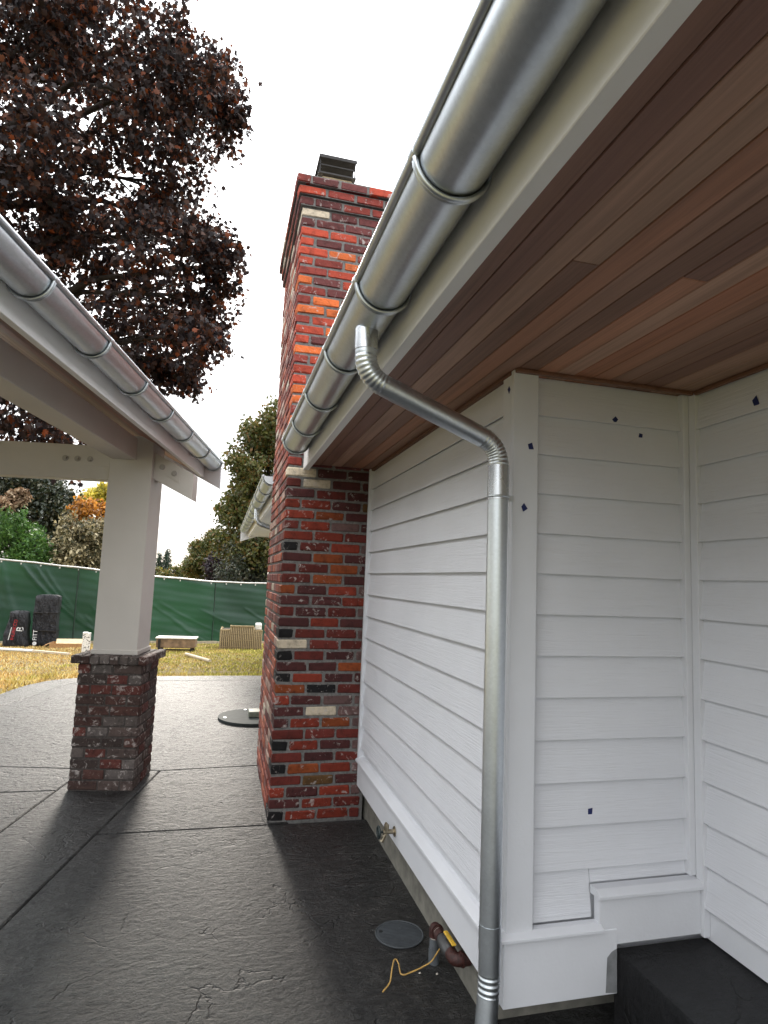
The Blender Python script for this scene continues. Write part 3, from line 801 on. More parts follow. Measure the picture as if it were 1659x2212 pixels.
# ------------------------------------------------------------------ things on the lawn
M['nylon'] = (lambda t: t.done((0.012, 0.012, 0.016), t.math('MULTIPLY_ADD', t.noise(t.coord('Object'), 6, 4), 0.3, 0.3), 0, t.bump(t.noise(t.coord('Object', (9, 9, 4)), 1.6, 5, 0.6, 2.0), 1.0, 0.09), 0.6))(NT('black_nylon'))
M['ink_white'] = plain('white_print', (0.8, 0.8, 0.8), 0.6)
M['ink_red'] = plain('red_print', (0.45, 0.02, 0.03), 0.6)
def soft_box(name, sx, sy, sz, mat, parent, taper=0.9, seed=1, puff=0.04, nseg=10):
    rr = np.random.default_rng(seed); bm = bmesh.new(); bmesh.ops.create_cube(bm, size=1.0)
    bmesh.ops.subdivide_edges(bm, edges=bm.edges[:], cuts=nseg, use_grid_fill=True)
    ph = rr.uniform(0, 6, 8)
    for q in bm.verts:
        x, y, z = q.co; u = z + 0.5
        k = 1 + (taper - 1) * u
        X, Y, Z = x * sx * k, y * sy * k, u * sz
        e = (1 - (2 * x) ** 6) * (1 - (2 * z) ** 6)
        X += puff * 0.3 * math.sin(7 * u + ph[0]) * (abs(x) > 0.45); Y += -puff * e * (0.6 + 0.4 * math.sin(9 * u + 3 * x + ph[1])) * (1 if y < 0 else -1)
        Y += 0.015 * math.sin(22 * u + 4 * math.sin(8 * x + ph[2])) + 0.012 * math.sin(31 * x + 9 * u + ph[3])
        r6 = ((2 * x) ** 8 + (2 * z) ** 8)
        Z -= 0.03 * sz * (abs(2 * x) ** 6) * u
        q.co = (X, Y, Z)
    for fc in bm.faces: fc.smooth = True
    me = bpy.data.meshes.new(name); bm.to_mesh(me); bm.free()
    return link(name, me, parent, mat)
def text(name, s, size, mat, parent, loc, rot):
    cu = bpy.data.curves.new(name, 'FONT'); cu.body = s; cu.size = size; cu.extrude = 0.001; cu.align_x = 'LEFT'
    to = bpy.data.objects.new(name, cu); COL.objects.link(to)
    dg = bpy.context.evaluated_depsgraph_get(); me = bpy.data.meshes.new_from_object(to.evaluated_get(dg))
    bpy.data.objects.remove(to); me.materials.clear(); me.materials.append(mat)
    return link(name, me, parent, None, loc, rot)

zb_ = lawn_z(14.85)
tall = tag(empty('equipment_bag', (-4.98, 14.85, zb_), 0.03), 'tall black nylon gear bag standing upright against the green fence', 'bag', 'black gear bags by the fence')
soft_box('bag_body', 0.52, 0.30, 1.24, M['nylon'], tall, 1.0, 3, 0.03)
MB().box(-0.268, 0.268, -0.20, 0.16, 0.80, 0.825, 0.004).build('strap', M['black_metal'], tall)
MB().box(-0.268, 0.268, -0.20, 0.16, 0.375, 0.40, 0.004).build('strap', M['black_metal'], tall, rot=(0, 0.04, 0))
text('print', 'FITT', 0.13, M['ink_white'], tall, (-0.13, -0.212, 0.16), (rad(90), rad(-90), 0))
ci = MB().tube([(-0.17, -0.208, 0.09), (-0.17, -0.214, 0.09)], 0.045, 20); ci.build('round_logo', M['ink_white'], tall)
sh = tag(empty('equipment_bag', (-5.55, 14.75, lawn_z(14.75)), 0.05), 'short slumped black gear bag with white letter and red print, left of the tall bag', 'bag', 'black gear bags by the fence')
soft_box('bag_body', 0.54, 0.40, 0.84, M['nylon'], sh, 0.66, 8, 0.05)
text('print', 'INURIKCO', 0.10, M['ink_red'], sh, (-0.02, -0.268, 0.17), (rad(96), rad(-84), 0))
text('print', 'B', 0.21, M['ink_white'], sh, (0.16, -0.262, 0.36), (rad(96), rad(-84), 0))
MB().box(-0.16, -0.145, -0.268, -0.262, 0.18, 0.48).build('print_line', M['ink_white'], sh, rot=(rad(6), rad(10), 0))
MB().tube(smooth_path([(0.05, -0.20, 0.86), (0.0, -0.27, 0.70), (0.14, -0.29, 0.45), (0.20, -0.28, 0.25)], 0.1), 0.008, 6).build('piping', M['black_metal'], sh)

M['card'] = plain('cardboard', (0.40, 0.22, 0.09), 0.85); M['card_in'] = plain('pale_cardboard', (0.62, 0.47, 0.27), 0.85)
bx = tag(empty('cardboard_box', (-4.28, 14.25, lawn_z(14.25)), 0.05), 'open flat cardboard box lying between the bags and the post', 'box')
m = MB(); m.box(-0.40, 0.40, -0.25, -0.245, 0, 0.13); m.box(-0.40, 0.40, 0.245, 0.25, 0, 0.13); m.box(-0.40, -0.395, -0.245, 0.245, 0, 0.13); m.box(0.395, 0.40, -0.245, 0.245, 0, 0.13); m.box(-0.394, 0.394, -0.244, 0.244, 0.0, 0.005)
m.build('box_body', M['card'], bx)
MB().prism([(-0.26, -0.25, 0.131), (0.40, -0.25, 0.131), (0.40, 0.02, 0.21), (-0.30, 0.02, 0.21)], (0, 0.002, 0.004)).build('flap', M['card_in'], bx)
MB().prism([(-0.40, -0.25, 0.131), (-0.40, 0.25, 0.131), (-0.56, 0.25, 0.06), (-0.54, -0.25, 0.06)], (0, 0, 0.004)).build('flap', M['card'], bx)
M['spot'] = (lambda t: t.done(t.ramp(t.noise(t.coord('Object'), 34, 1), [(0.58, (0.74, 0.72, 0.68)), (0.62, (0.03, 0.03, 0.03))]), 0.7))(NT('white_spotted_card'))
so = tag(empty('spotted_carton', (-3.66, 12.75, lawn_z(12.75)), 0.1), 'small white carton with dark spots standing left of the pavilion post', 'carton')
MB().box(-0.075, 0.075, -0.07, 0.07, 0.0, 0.42, 0.004).build('carton_body', M['spot'], so)
MB().box(-0.078, 0.02, -0.074, 0.074, 0.4215, 0.434, 0.002).build('carton_lid', M['spot'], so)

M['bench_wood'] = plain('weathered_timber', (0.20, 0.13, 0.075), 0.75, 0, 0.45, 9); M['bench_top'] = plain('pale_top', (0.55, 0.52, 0.46), 0.6)
be = tag(empty('bench', (-1.84, 13.35, lawn_z(13.35)), -0.08), 'low timber bench with pale top on dark cast legs on the lawn', 'bench')
MB().box(-0.43, 0.43, -0.2, 0.2, 0.105, 0.305, 0.012).build('bench_body', M['bench_wood'], be)
MB().box(-0.45, 0.45, -0.22, 0.22, 0.306, 0.335, 0.006).build('bench_top', M['bench_top'], be)
for xx in (-0.37, 0.33):
    for yy in (-0.16, 0.16):
        MB().prism([(xx - 0.03, yy - 0.02, 0.0), (xx + 0.07, yy - 0.02, 0.0), (xx + 0.035, yy - 0.02, 0.10), (xx, yy - 0.02, 0.104)], (0, 0.04, 0)).build('leg', M['black_metal'], be)
MB().box(-0.385, -0.33, -0.222, -0.205, 0.08, 0.30, 0.004).build('corner_bracket', M['black_metal'], be)
MB().box(-0.36, 0.36, -0.03, 0.03, 0.03, 0.055).build('stretcher', M['black_metal'], be)

# wicker armchair, back towards the patio
M['wicker'] = plain('tan_wicker', (0.27, 0.20, 0.10), 0.7, 0, 0.35, 40); M['wicker_dark'] = plain('dark_wicker', (0.07, 0.05, 0.03), 0.8); M['cushion'] = plain('pale_cushion', (0.66, 0.63, 0.58), 0.9)
so_ = tag(empty('wicker_sofa', (-0.36, 14.75, lawn_z(14.75)), -0.05), 'tan ribbed wicker sofa with stepped back standing by the fence', 'sofa')
def wicker_block(name, x0, x1, y0, y1, z0, z1):
    o = MB().box(x0 + 0.012, x1 - 0.012, y0 + 0.012, y1 - 0.012, z0 + 0.005, z1 - 0.012, 0.02).build(name, M['wicker_dark'], so_)
    rb = MB(); n = max(2, int((x1 - x0) / 0.042))
    for i in range(n):
        xx = x0 + (i + 0.5) * (x1 - x0) / n; rb.tube([(xx, y0 + 0.012, z0), (xx, y0 + 0.012, z1 - 0.01), (xx, y0 + 0.05, z1)], 0.0155, 6)
    n = max(2, int((y1 - y0) / 0.06))
    for i in range(n):
        yy = y0 + (i + 0.5) * (y1 - y0) / n; rb.tube([(x0 + 0.012, yy, z0), (x0 + 0.012, yy, z1 - 0.01), (x0 + 0.04, yy, z1)], 0.02, 6)
    for i in range(4):
        zz = z0 + 0.06 + i * (z1 - z0 - 0.08) / 3; rb.tube([(x0, y1, zz), (x0, y0 + 0.002, zz), (x1, y0 + 0.002, zz)], 0.007, 5)
    rb.tube([(x0, y1, z1), (x0 + 0.01, y0 + 0.01, z1), (x1, y0 + 0.01, z1)], 0.02, 8)
    r_ = rb.build('weave', M['wicker'], o); r_['kind'] = 'stuff'
    return o
wicker_block('arm', -0.50, -0.26, -0.40, 0.45, 0.02, 0.50)
wicker_block('backrest', -0.255, 0.33, -0.40, -0.22, 0.02, 0.60)
wicker_block('arm', 0.335, 0.55, -0.40, 0.45, 0.02, 0.50)
wicker_block('seat', -0.25, 0.33, -0.21, 0.44, 0.02, 0.30)
MB().box(-0.24, 0.32, -0.2, 0.43, 0.305, 0.42, 0.03).build('cushion', M['cushion'], so_)
MB().box(0.36, 0.52, -0.38, 0.2, 0.515, 0.66, 0.02).build('cushion', M['cushion'], so_)

M['pale_wood'] = plain('pale_wood', (0.50, 0.42, 0.31), 0.8); M['pvc'] = plain('white_pvc', (0.75, 0.74, 0.72), 0.4)
o = MB().tube([(-1.56, 11.89, lawn_z(11.89) + 0.05), (-1.05, 10.16, lawn_z(10.16) + 0.045)], 0.030, 10).build('timber_stake', M['pale_wood'])
tag(o, 'pale round timber stake lying on the dry lawn in front of the bench', 'stake')
o = MB().tube([(-5.9, 13.3, lawn_z(13.3) + 0.05), (-4.6, 12.45, lawn_z(12.45) + 0.05)], 0.03, 10).build('pipe', M['pvc'])
tag(o, 'long white pipe lying on the lawn below the black bags', 'pipe')
o = MB().box(-0.45, 0.45, -0.035, 0.035, 0.0, 0.045, 0.004).build('timber_offcut', M['pale_wood']); o.location = (-4.2, 12.2, lawn_z(12.2) + 0.012); o.rotation_euler = (0, 0, -0.55)
tag(o, 'thin timber offcut on the grass between the white pipe and the post', 'timber')

# grass blades
def blades(n, x0, x1, y0, y1, hmin, hmax):
    xs = RNG.uniform(x0, x1, n); ys = y0 + (y1 - y0) * RNG.uniform(0, 1, n) ** 1.0
    ex = [e[0] for e in edge][::-1]; ey = [e[1] for e in edge][::-1]
    lim = np.interp(xs, ex, ey)
    k = ys > lim + 0.03; xs, ys = xs[k], ys[k]; n = len(xs)
    zs = np.array([lawn_z(y) for y in ys]) + 0.02 * np.sin(xs * 1.3 + ys * 0.7) * np.sin(ys * 1.1 - xs * 0.5) * (ys > 8.6) - 0.05 * (ys < 8.6)
    h = RNG.uniform(hmin, hmax, n) + 0.05 * (ys < 8.6) * 0.8; a = RNG.uniform(0, 2 * np.pi, n); w = RNG.uniform(0.006, 0.014, n); ln = RNG.uniform(0.2, 1.1, n) * h; la = RNG.uniform(0, 2 * np.pi, n)
    V = np.zeros((n, 3, 3)); dx, dy = np.cos(a) * w, np.sin(a) * w
    V[:, 0] = np.stack([xs - dx, ys - dy, zs - 0.005], 1); V[:, 1] = np.stack([xs + dx, ys + dy, zs - 0.005], 1); V[:, 2] = np.stack([xs + np.cos(la) * ln, ys + np.sin(la) * ln, zs + h], 1)
    return V.reshape(-1, 3), np.arange(n * 3).reshape(-1, 3)
def np_mesh(name, V, F, mat):
    me = bpy.data.meshes.new(name); me.vertices.add(len(V)); me.vertices.foreach_set('co', np.ascontiguousarray(V, dtype=np.float32).ravel())
    k = F.shape[1]; me.loops.add(F.size); me.loops.foreach_set('vertex_index', F.astype(np.int32).ravel())
    me.polygons.add(len(F)); me.polygons.foreach_set('loop_start', np.arange(0, F.size, k, dtype=np.int32)); me.polygons.foreach_set('loop_total', np.full(len(F), k, dtype=np.int32))
    me.update(calc_edges=True); me.validate(); me.materials.append(mat); return me
t = NT('dry_grass'); ge = t.n('ShaderNodeNewGeometry')
dry = t.ramp(ge.outputs['Random Per Island'], [(0.0, (0.34, 0.17, 0.05)), (0.4, (0.66, 0.44, 0.17)), (0.75, (0.62, 0.46, 0.14)), (1.0, (0.85, 0.70, 0.38))])
grn = t.ramp(ge.outputs['Random Per Island'], [(0.0, (0.14, 0.16, 0.022)), (0.5, (0.42, 0.39, 0.065)), (1.0, (0.70, 0.58, 0.16))])
sx = t.n('ShaderNodeSeparateXYZ'); t.l(ge.outputs['Position'], sx.inputs[0])
mm = t.math('ADD', t.noise(t.pos(), 1.6, 5, 0.65), t.math('MULTIPLY_ADD', sx.outputs['X'], 0.055, 0.13))
c_ = t.mix(t.ramp(mm, [(0.42, 0.0), (0.62, 1.0)]), dry, grn)
M['grass'] = t.done(c_, 0.7, 0, None, 0.2)
V1, F1 = blades(70000, -8.0, 0.6, 4.9, 17.2, 0.012, 0.042)
gr = link('grass', np_mesh('grass', V1, F1, M['grass'])); tag(gr, 'short dry yellow and green lawn grass in front of the fence', 'grass', kind='stuff')

# ------------------------------------------------------------------ trees
def leaf_templates(kind):
    if kind == 'maple':
        o = [(0, 0), (0.30, -0.02), (0.22, 0.14), (0.52, 0.30), (0.34, 0.40), (0.40, 0.62), (0.16, 0.58), (0, 1.0), (-0.16, 0.58), (-0.40, 0.62), (-0.34, 0.40), (-0.52, 0.30), (-0.22, 0.14), (-0.30, -0.02)]
        V = np.array([(x, y, 0.22 * abs(x)) for x, y in o] + [(0, 0.32, -0.02)]); n = len(o)
        F = np.array([(n, i, (i + 1) % n) for i in range(n)])
    elif kind == 'oval':
        o = [(0, 0), (0.26, 0.3), (0.22, 0.68), (0, 1), (-0.22, 0.68), (-0.26, 0.3)]
        V = np.array([(x, y, 0.3 * abs(x)) for x, y in o]); F = np.array([(0, 1, 2), (0, 2, 3), (0, 3, 4), (0, 4, 5)])
    else:           # needle spray
        V = np.array([(0, 0, 0), (0.10, 0.35, 0), (0, 1, -0.1), (-0.10, 0.35, 0), (0.32, 0.62, 0.0), (-0.32, 0.62, 0.0)]); F = np.array([(0, 1, 3), (1, 2, 3), (0, 4, 1), (0, 3, 5)])
    return V, F
def leaves(pos, size, kind, droop=0.6, rng=RNG):
    T, F = leaf_templates(kind); n = len(pos)
    d = rng.normal(0, 1, (n, 3)); d[:, 2] -= droop * 1.6; d /= np.linalg.norm(d, axis=1)[:, None]
    u = rng.normal(0, 1, (n, 3)); u -= (u * d).sum(1)[:, None] * d; u /= np.linalg.norm(u, axis=1)[:, None]
    w = np.cross(u, d); s = size * rng.uniform(0.65, 1.25, n)
    V = pos[:, None, :] + s[:, None, None] * (T[None, :, 0:1] * u[:, None, :] + T[None, :, 1:2] * d[:, None, :] + T[None, :, 2:3] * w[:, None, :])
    FF = (F[None] + (np.arange(n) * len(T))[:, None, None])
    return V.reshape(-1, 3), FF.reshape(-1, 3)
def crown_points(lumps, density, rng, shell=0.55, clump=0.28, per=14):
    """twig tips spread through each lump, leaves hang round each tip"""
    tips = []; pts = []
    extra = []
    for (x, y, z, r) in lumps:
        for _ in range(11):
            u = rng.normal(0, 1, 3); u /= np.linalg.norm(u); q = r * rng.uniform(0.2, 0.4)
            extra.append((x + u[0] * r * 0.92, y + u[1] * r * 0.92, z + u[2] * r * 0.92 - 0.1 * r, q))
    lumps = [(x, y, z, r * 0.84) for x, y, z, r in lumps] + extra
    for (x, y, z, r) in lumps:
        n = max(4, int(density * r ** 2.2))
        u = rng.normal(0, 1, (n, 3)); u /= np.linalg.norm(u, axis=1)[:, None]
        rr = r * (shell + (1.06 - shell) * rng.uniform(0, 1, n) ** 0.6)
        c = np.array((x, y, z)) + u * rr[:, None] * np.array((1, 1, 0.95))
        tips.append(c)
    tips = np.concatenate(tips)
    k = rng.poisson(per, len(tips)) + 2
    ax = rng.normal(0, 1, (len(tips), 3)); ax[:, 2] = -0.9 * np.abs(ax[:, 2]) - 0.35; ax /= np.linalg.norm(ax, axis=1)[:, None]
    ctr = np.repeat(tips, k, axis=0); axr = np.repeat(ax, k, axis=0)
    along = rng.uniform(-0.6, 1.0, len(ctr)) * clump * 2.1
    return tips, ctr + axr * along[:, None] + rng.normal(0, clump * 0.38, (len(ctr), 3))
def branchwork(mb, base, lumps, r0, rng, twigs=None, forks=0.55):
    base = Vector(base)
    zs = [l[2] for l in lumps]; top = Vector((np.mean([l[0] for l in lumps]), np.mean([l[1] for l in lumps]), np.percentile(zs, 80)))
    trunk = []
    for q in range(9):
        t_ = q / 8; p = base.lerp(Vector((base.x * 0.75 + top.x * 0.25, base.y * 0.75 + top.y * 0.25, top.z)), t_); p += Vector((rng.normal(0, 0.06), rng.normal(0, 0.06), 0)) * t_ * 2; trunk.append(p)
    return trunk
def tree(name, label, base, lumps, leafmat, barkmat, leaf=0.12, kind='maple', density=60, per=14, clump=0.22, r0=0.2, seed=1, droop=0.6, shell=0.5, group=None, twig_n=260, cat='tree'):
    rng = np.random.default_rng(seed)
    root = tag(empty(name, base), label, cat, group)
    inv = -Vector(base)
    tips, pts = crown_points(lumps, density, rng, shell, clump, per)
    V, F = leaves(pts, leaf, kind, droop, rng)
    V = V + np.array(inv)
    link('crown', np_mesh('crown', V, F, leafmat), root)
    trunk = branchwork(None, base, lumps, r0, rng)
    mb = MB(); mb.tube([p + inv for p in trunk], [r0 * (1 - 0.85 * i / 8) for i in range(9)], 12)
    mb.build('trunk', barkmat, root)
    bb_ = MB()
    for (x, y, z, r) in lumps:
        c = Vector((x, y, z)); cand = [p for p in trunk if p.z < c.z - 0.2] or [trunk[2]]
        s_ = min(cand, key=lambda p: (p - c).length + 0.4 * abs((c.z - p.z) - (c - p).length * 0.5))
        mid = s_.lerp(c, 0.5) + Vector((0, 0, 0.12 * (c - s_).length)) + Vector(rng.normal(0, 0.08, 3))
        L0 = (c - s_).length; q0 = min(r0 * 0.5, 0.012 + 0.016 * L0)
        bb_.tube([p + inv for p in (s_, s_.lerp(mid, 0.5) + Vector(rng.normal(0, 0.04, 3)), mid, mid.lerp(c, 0.5), c)], [q0, q0 * 0.8, q0 * 0.6, q0 * 0.45, q0 * 0.28], 7)
        near = tips[np.linalg.norm(tips - np.array(c), axis=1) < r * 1.1]
        if len(near):
            for tpt in near[rng.permutation(len(near))[:max(3, twig_n // len(lumps))]]:
                tpv = Vector(tpt); a = mid.lerp(c, rng.uniform(0.2, 1.0)); m2 = a.lerp(tpv, 0.55) + Vector(rng.normal(0, 0.05 * r, 3))
                bb_.tube([p + inv for p in (a, m2, tpv)], [q0 * 0.25 + 0.003, 0.006, 0.0025], 4, False)
    bb_.build('branches', barkmat, root)
    return root

M['bark'] = plain('dark_bark', (0.035, 0.026, 0.022), 0.9, 0, 0.4, 20, 0.8)
M['lf_maple'] = mat_leaf('maple_leaf', [(0.0, (0.012, 0.009, 0.011)), (0.40, (0.024, 0.014, 0.014)), (0.68, (0.042, 0.020, 0.013)), (0.86, (0.085, 0.030, 0.014)), (1.0, (0.20, 0.045, 0.012))], 0.5, 0.35, 0.25)
M['lf_green'] = mat_leaf('autumn_green_leaf', [(0.0, (0.05, 0.065, 0.016)), (0.5, (0.09, 0.10, 0.022)), (0.8, (0.14, 0.12, 0.03)), (1.0, (0.20, 0.10, 0.03))], 0.5, 0.3)
M['lf_dark'] = mat_leaf('dark_green_leaf', [(0.0, (0.012, 0.020, 0.010)), (0.6, (0.030, 0.042, 0.020)), (1.0, (0.10, 0.09, 0.05))], 0.4, 0.15, 0.5)
M['lf_hedge'] = mat_leaf('hedge_leaf', [(0.0, (0.03, 0.085, 0.018)), (0.6, (0.075, 0.17, 0.03)), (1.0, (0.14, 0.25, 0.05))], 0.5, 0.3)
M['lf_cream'] = mat_leaf('silvery_leaf', [(0.0, (0.04, 0.045, 0.020)), (0.5, (0.16, 0.13, 0.06)), (1.0, (0.50, 0.42, 0.25))], 0.5, 0.2)
M['lf_orange'] = mat_leaf('orange_leaf', [(0.0, (0.12, 0.055, 0.016)), (0.5, (0.38, 0.16, 0.026)), (1.0, (0.60, 0.26, 0.035))], 0.5, 0.4)
M['lf_yellow'] = mat_leaf('yellow_leaf', [(0.0, (0.22, 0.22, 0.03)), (0.5, (0.48, 0.40, 0.05)), (1.0, (0.65, 0.50, 0.06))], 0.5, 0.4)
M['lf_purple'] = mat_leaf('purple_leaf', [(0.0, (0.014, 0.011, 0.016)), (0.6, (0.030, 0.020, 0.030)), (1.0, (0.06, 0.035, 0.04))], 0.5, 0.2)
M['lf_conifer'] = mat_leaf('conifer_needle', [(0.0, (0.014, 0.028, 0.018)), (0.6, (0.026, 0.048, 0.030)), (1.0, (0.05, 0.075, 0.04))], 0.6, 0.1)
M['lf_brown'] = mat_leaf('withered_leaf', [(0.0, (0.14, 0.08, 0.045)), (0.5, (0.30, 0.19, 0.11)), (1.0, (0.55, 0.42, 0.28))], 0.7, 0.2)

maple = [(-5.3, 10.5, 11.96, 1.72), (-4.04, 11.31, 13.41, 1.4), (-2.49, 9.3, 11.16, 0.82), (-1.91, 11.45, 12.57, 0.62), (-1.38, 10.29, 11.15, 0.32), (-3.06, 9.86, 10.33, 1.15), (-2.09, 11.66, 11.44, 0.73), (-4.78, 9.43, 8.69, 1.21), (-3.98, 10.91, 9.22, 1.4), (-2.4, 10.96, 9.58, 0.7), (-2.39, 9.41, 7.49, 0.84), (-1.66, 11.65, 8.86, 0.46), (-1.33, 9.9, 7.48, 0.43), (-1.56, 10.24, 6.95, 0.57), (-2.64, 11.48, 7.13, 0.88), (-1.7, 9.31, 5.8, 0.43), (-1.97, 11.27, 5.83, 0.39), (-4.15, 10.55, 7.23, 1.16), (-3.07, 9.65, 5.74, 0.67), (-5.53, 11.7, 8.17, 1.24), (-4.54, 9.58, 4.19, 0.86), (-3.98, 10.66, 4.09, 0.52), (-2.6, 11.18, 5.81, 0.38), (-6.8, 10.4, 6.4, 1.4), (-7.4, 10.6, 9.6, 1.7), (-6.6, 11.2, 13.2, 1.5)]
tree('maple_tree', 'large dark purple maple towering over the pavilion roof', (-6.4, 10.9, lawn_z(10.9)), maple, M['lf_maple'], M['bark'], 0.115, 'maple', 84, 14, 0.19, 0.32, 4, 0.75, 0.35, twig_n=520)
tall_l = [(0.02, 20.0, 6.65, 0.74), (0.6, 20.54, 5.79, 1.18), (-0.41, 19.2, 5.3, 0.63), (0.03, 20.63, 4.4, 1.0), (-0.68, 19.86, 3.77, 0.56), (0.22, 19.57, 3.0, 1.19), (-0.51, 20.77, 2.71, 0.66), (0.59, 19.29, 7.03, 0.64), (1.4, 20, 4.5, 1.4)]
tree('leafy_tree', 'tall green tree with first autumn tints beside the chimney', (0.5, 20.0, -0.6), tall_l, M['lf_green'], M['bark'], 0.14, 'oval', 150, 18, 0.2, 0.2, 5, 0.5, 0.15)
tree('evergreen_shrub', 'dark evergreen shrub behind the fence, next to the chimney', (0.1, 19.0, -0.6), [(-0.22, 19.0, 2.17, 0.69), (0.42, 19.34, 1.9, 0.7), (-0.65, 18.5, 1.76, 0.44), (0.0, 19.0, 1.0, 0.8)], M['lf_dark'], M['bark'], 0.12, 'spray', 190, 15, 0.16, 0.1, 6, 0.3, 0.3, cat='shrub')
tree('leafy_tree', 'olive green tree with reddish top left of the purple bush', (-1.9, 34.0, -0.7), [(-1.98, 34.0, 2.8, 0.72), (-1.51, 34.54, 3.23, 0.66), (-2.27, 33.2, 2.12, 0.63), (-1.68, 34.63, 1.91, 0.79), (-1.45, 34.2, 3.75, 0.35)], M['lf_green'], M['bark'], 0.17, 'oval', 190, 16, 0.18, 0.12, 7, 0.4, 0.3)
tree('purple_shrub', 'dark purple rounded bush beyond the fence near the tall tree', (-1.0, 30.0, -0.7), [(-1.06, 30.0, 2.35, 0.6), (-1.25, 30.41, 1.76, 0.56), (-0.75, 29.4, 2.69, 0.41), (-0.7, 30.0, 1.6, 0.7)], M['lf_purple'], M['bark'], 0.15, 'oval', 240, 16, 0.16, 0.08, 8, 0.4, 0.2, cat='shrub')
tree('pale_leaved_shrub', 'shrub with pale glossy leaves just above the fence by the post', (-5.1, 19.0, -0.6), [(-5.45, 19.0, 2.64, 0.65), (-5.08, 19.41, 2.1, 0.66), (-5.51, 18.4, 1.9, 0.55), (-4.82, 19.48, 2.85, 0.42), (-4.62, 18.9, 1.74, 0.36), (-4.3, 19.2, 2.2, 0.5)], M['lf_cream'], M['bark'], 0.12, 'oval', 170, 16, 0.17, 0.07, 9, 0.5, 0.25, cat='shrub')
tree('orange_tree', 'orange autumn tree between the dark tree and the post', (-5.2, 21.0, -0.6), [(-5.34, 21.0, 3.25, 0.51), (-4.99, 21.41, 2.66, 0.49), (-5.53, 20.4, 3.5, 0.34), (-5.01, 21.48, 3.65, 0.33), (-4.6, 21.2, 2.9, 0.6)], M['lf_orange'], M['bark'], 0.13, 'oval', 170, 16, 0.17, 0.08, 10, 0.5, 0.3)
tree('yellow_tree', 'bright yellow autumn tree against the sky left of the post', (-6.7, 30.0, -0.7), [(-6.93, 30.0, 4.84, 0.56), (-6.52, 30.54, 5.05, 0.5), (-6.52, 29.2, 5.22, 0.3), (-7.47, 30.63, 4.99, 0.27), (-6.4, 30, 4.2, 0.6), (-6.0, 30, 5.0, 0.5)], M['lf_yellow'], M['bark'], 0.17, 'oval', 180, 16, 0.18, 0.1, 11, 0.5, 0.3)
tree('dark_tree', 'dense dark tree under the pavilion beam above the hedge', (-7.6, 24.0, -0.6), [(-7.45, 24.0, 4.28, 0.8), (-8.41, 24.54, 4.46, 0.9), (-6.74, 23.2, 3.71, 0.69), (-7.86, 24.63, 3.42, 0.81), (-8.88, 23.86, 4.68, 0.7), (-7.1, 23.6, 2.8, 0.8), (-6.3, 23.8, 2.9, 0.6), (-9.3, 24, 3.4, 1.0)], M['lf_dark'], M['bark'], 0.15, 'oval', 170, 16, 0.2, 0.16, 12, 0.5, 0.25)
tree('cedar_hedge', 'bright green clipped cedar hedge behind the fence above the bags', (-7.2, 18.5, -0.6), [(-7.32, 18.5, 2.45, 0.78), (-6.82, 18.7, 2.36, 0.66), (-6.25, 18.2, 1.99, 0.43), (-8.12, 18.74, 2.33, 0.96), (-6.6, 18.4, 1.6, 0.6)], M['lf_hedge'], M['bark'], 0.15, 'spray', 190, 14, 0.12, 0.08, 13, -0.2, 0.3, cat='hedge')
tree('withered_shrub', 'brown withered shrub poking up behind the green hedge', (-7.5, 19.6, -0.6), [(-7.51, 19.6, 3.62, 0.26), (-7.25, 19.75, 3.80, 0.20), (-7.70, 19.4, 3.38, 0.30)], M['lf_brown'], M['bark'], 0.13, 'oval', 200, 9, 0.07, 0.05, 14, 0.8, 0.2, cat='shrub')
def conifer(label, base, h, r, seed, mat=None):
    rng = np.random.default_rng(seed); root = tag(empty('conifer_tree', base), label, 'tree', 'far conifers beyond the fence')
    P = []
    for q in range(26):
        t_ = q / 25; z = h * (0.06 + 0.93 * t_); rr = r * (1 - t_) ** 0.85 + 0.03
        n = int(34 * (1 - t_) + 7); a = rng.uniform(0, 6.28, n); ra = rr * rng.uniform(0.25, 1.1, n) * (1 + 0.18 * math.sin(q * 2.6))
        P.append(np.stack([np.cos(a) * ra, np.sin(a) * ra, z - ra * 0.3 + rng.normal(0, 0.05, n)], 1))
    P = np.concatenate(P); V, F = leaves(np.repeat(P, 3, 0) + rng.normal(0, 0.08, (len(P) * 3, 3)), 0.36, 'spray', 0.5, rng)
    link('crown', np_mesh('crown', V, F, mat or M['lf_conifer']), root)
    MB().tube([(0, 0, 0), (0, 0, h * 0.97)], [0.14, 0.015], 8).build('trunk', M['bark'], root)
zf_ = -0.75
conifer('far dark conifer, left one of the pair beside the post', (-6.69, 60, zf_), 4.0, 0.95, 21)
conifer('far dark conifer, taller right one of the pair beside the post', (-6.02, 60, zf_), 4.45, 0.85, 22)
conifer('far bluish conifer standing alone right of the pair', (-4.24, 60, zf_), 3.75, 0.9, 23)
conifer('small yellow-green conifer at the foot of the far pair', (-5.95, 52, zf_), 2.55, 0.5, 24, M['lf_yellow'])
tree('far_thicket', 'low far thicket along the fence top between conifers and olive tree', (-4.2, 45, -0.75), [(-4.26, 45.0, 1.6, 0.47), (-3.65, 45.68, 1.46, 0.41), (-4.79, 44.0, 1.41, 0.39), (-3.02, 45.79, 1.55, 0.6), (-5.49, 44.83, 1.45, 0.39), (-2.5, 45, 1.7, 0.7), (-4.0, 45, 0.8, 0.8), (-5.2, 45, 0.8, 0.7)], M['lf_green'], M['bark'], 0.2, 'oval', 90, 10, 0.18, 0.06, 25, 0.4, 0.2, cat='shrub')

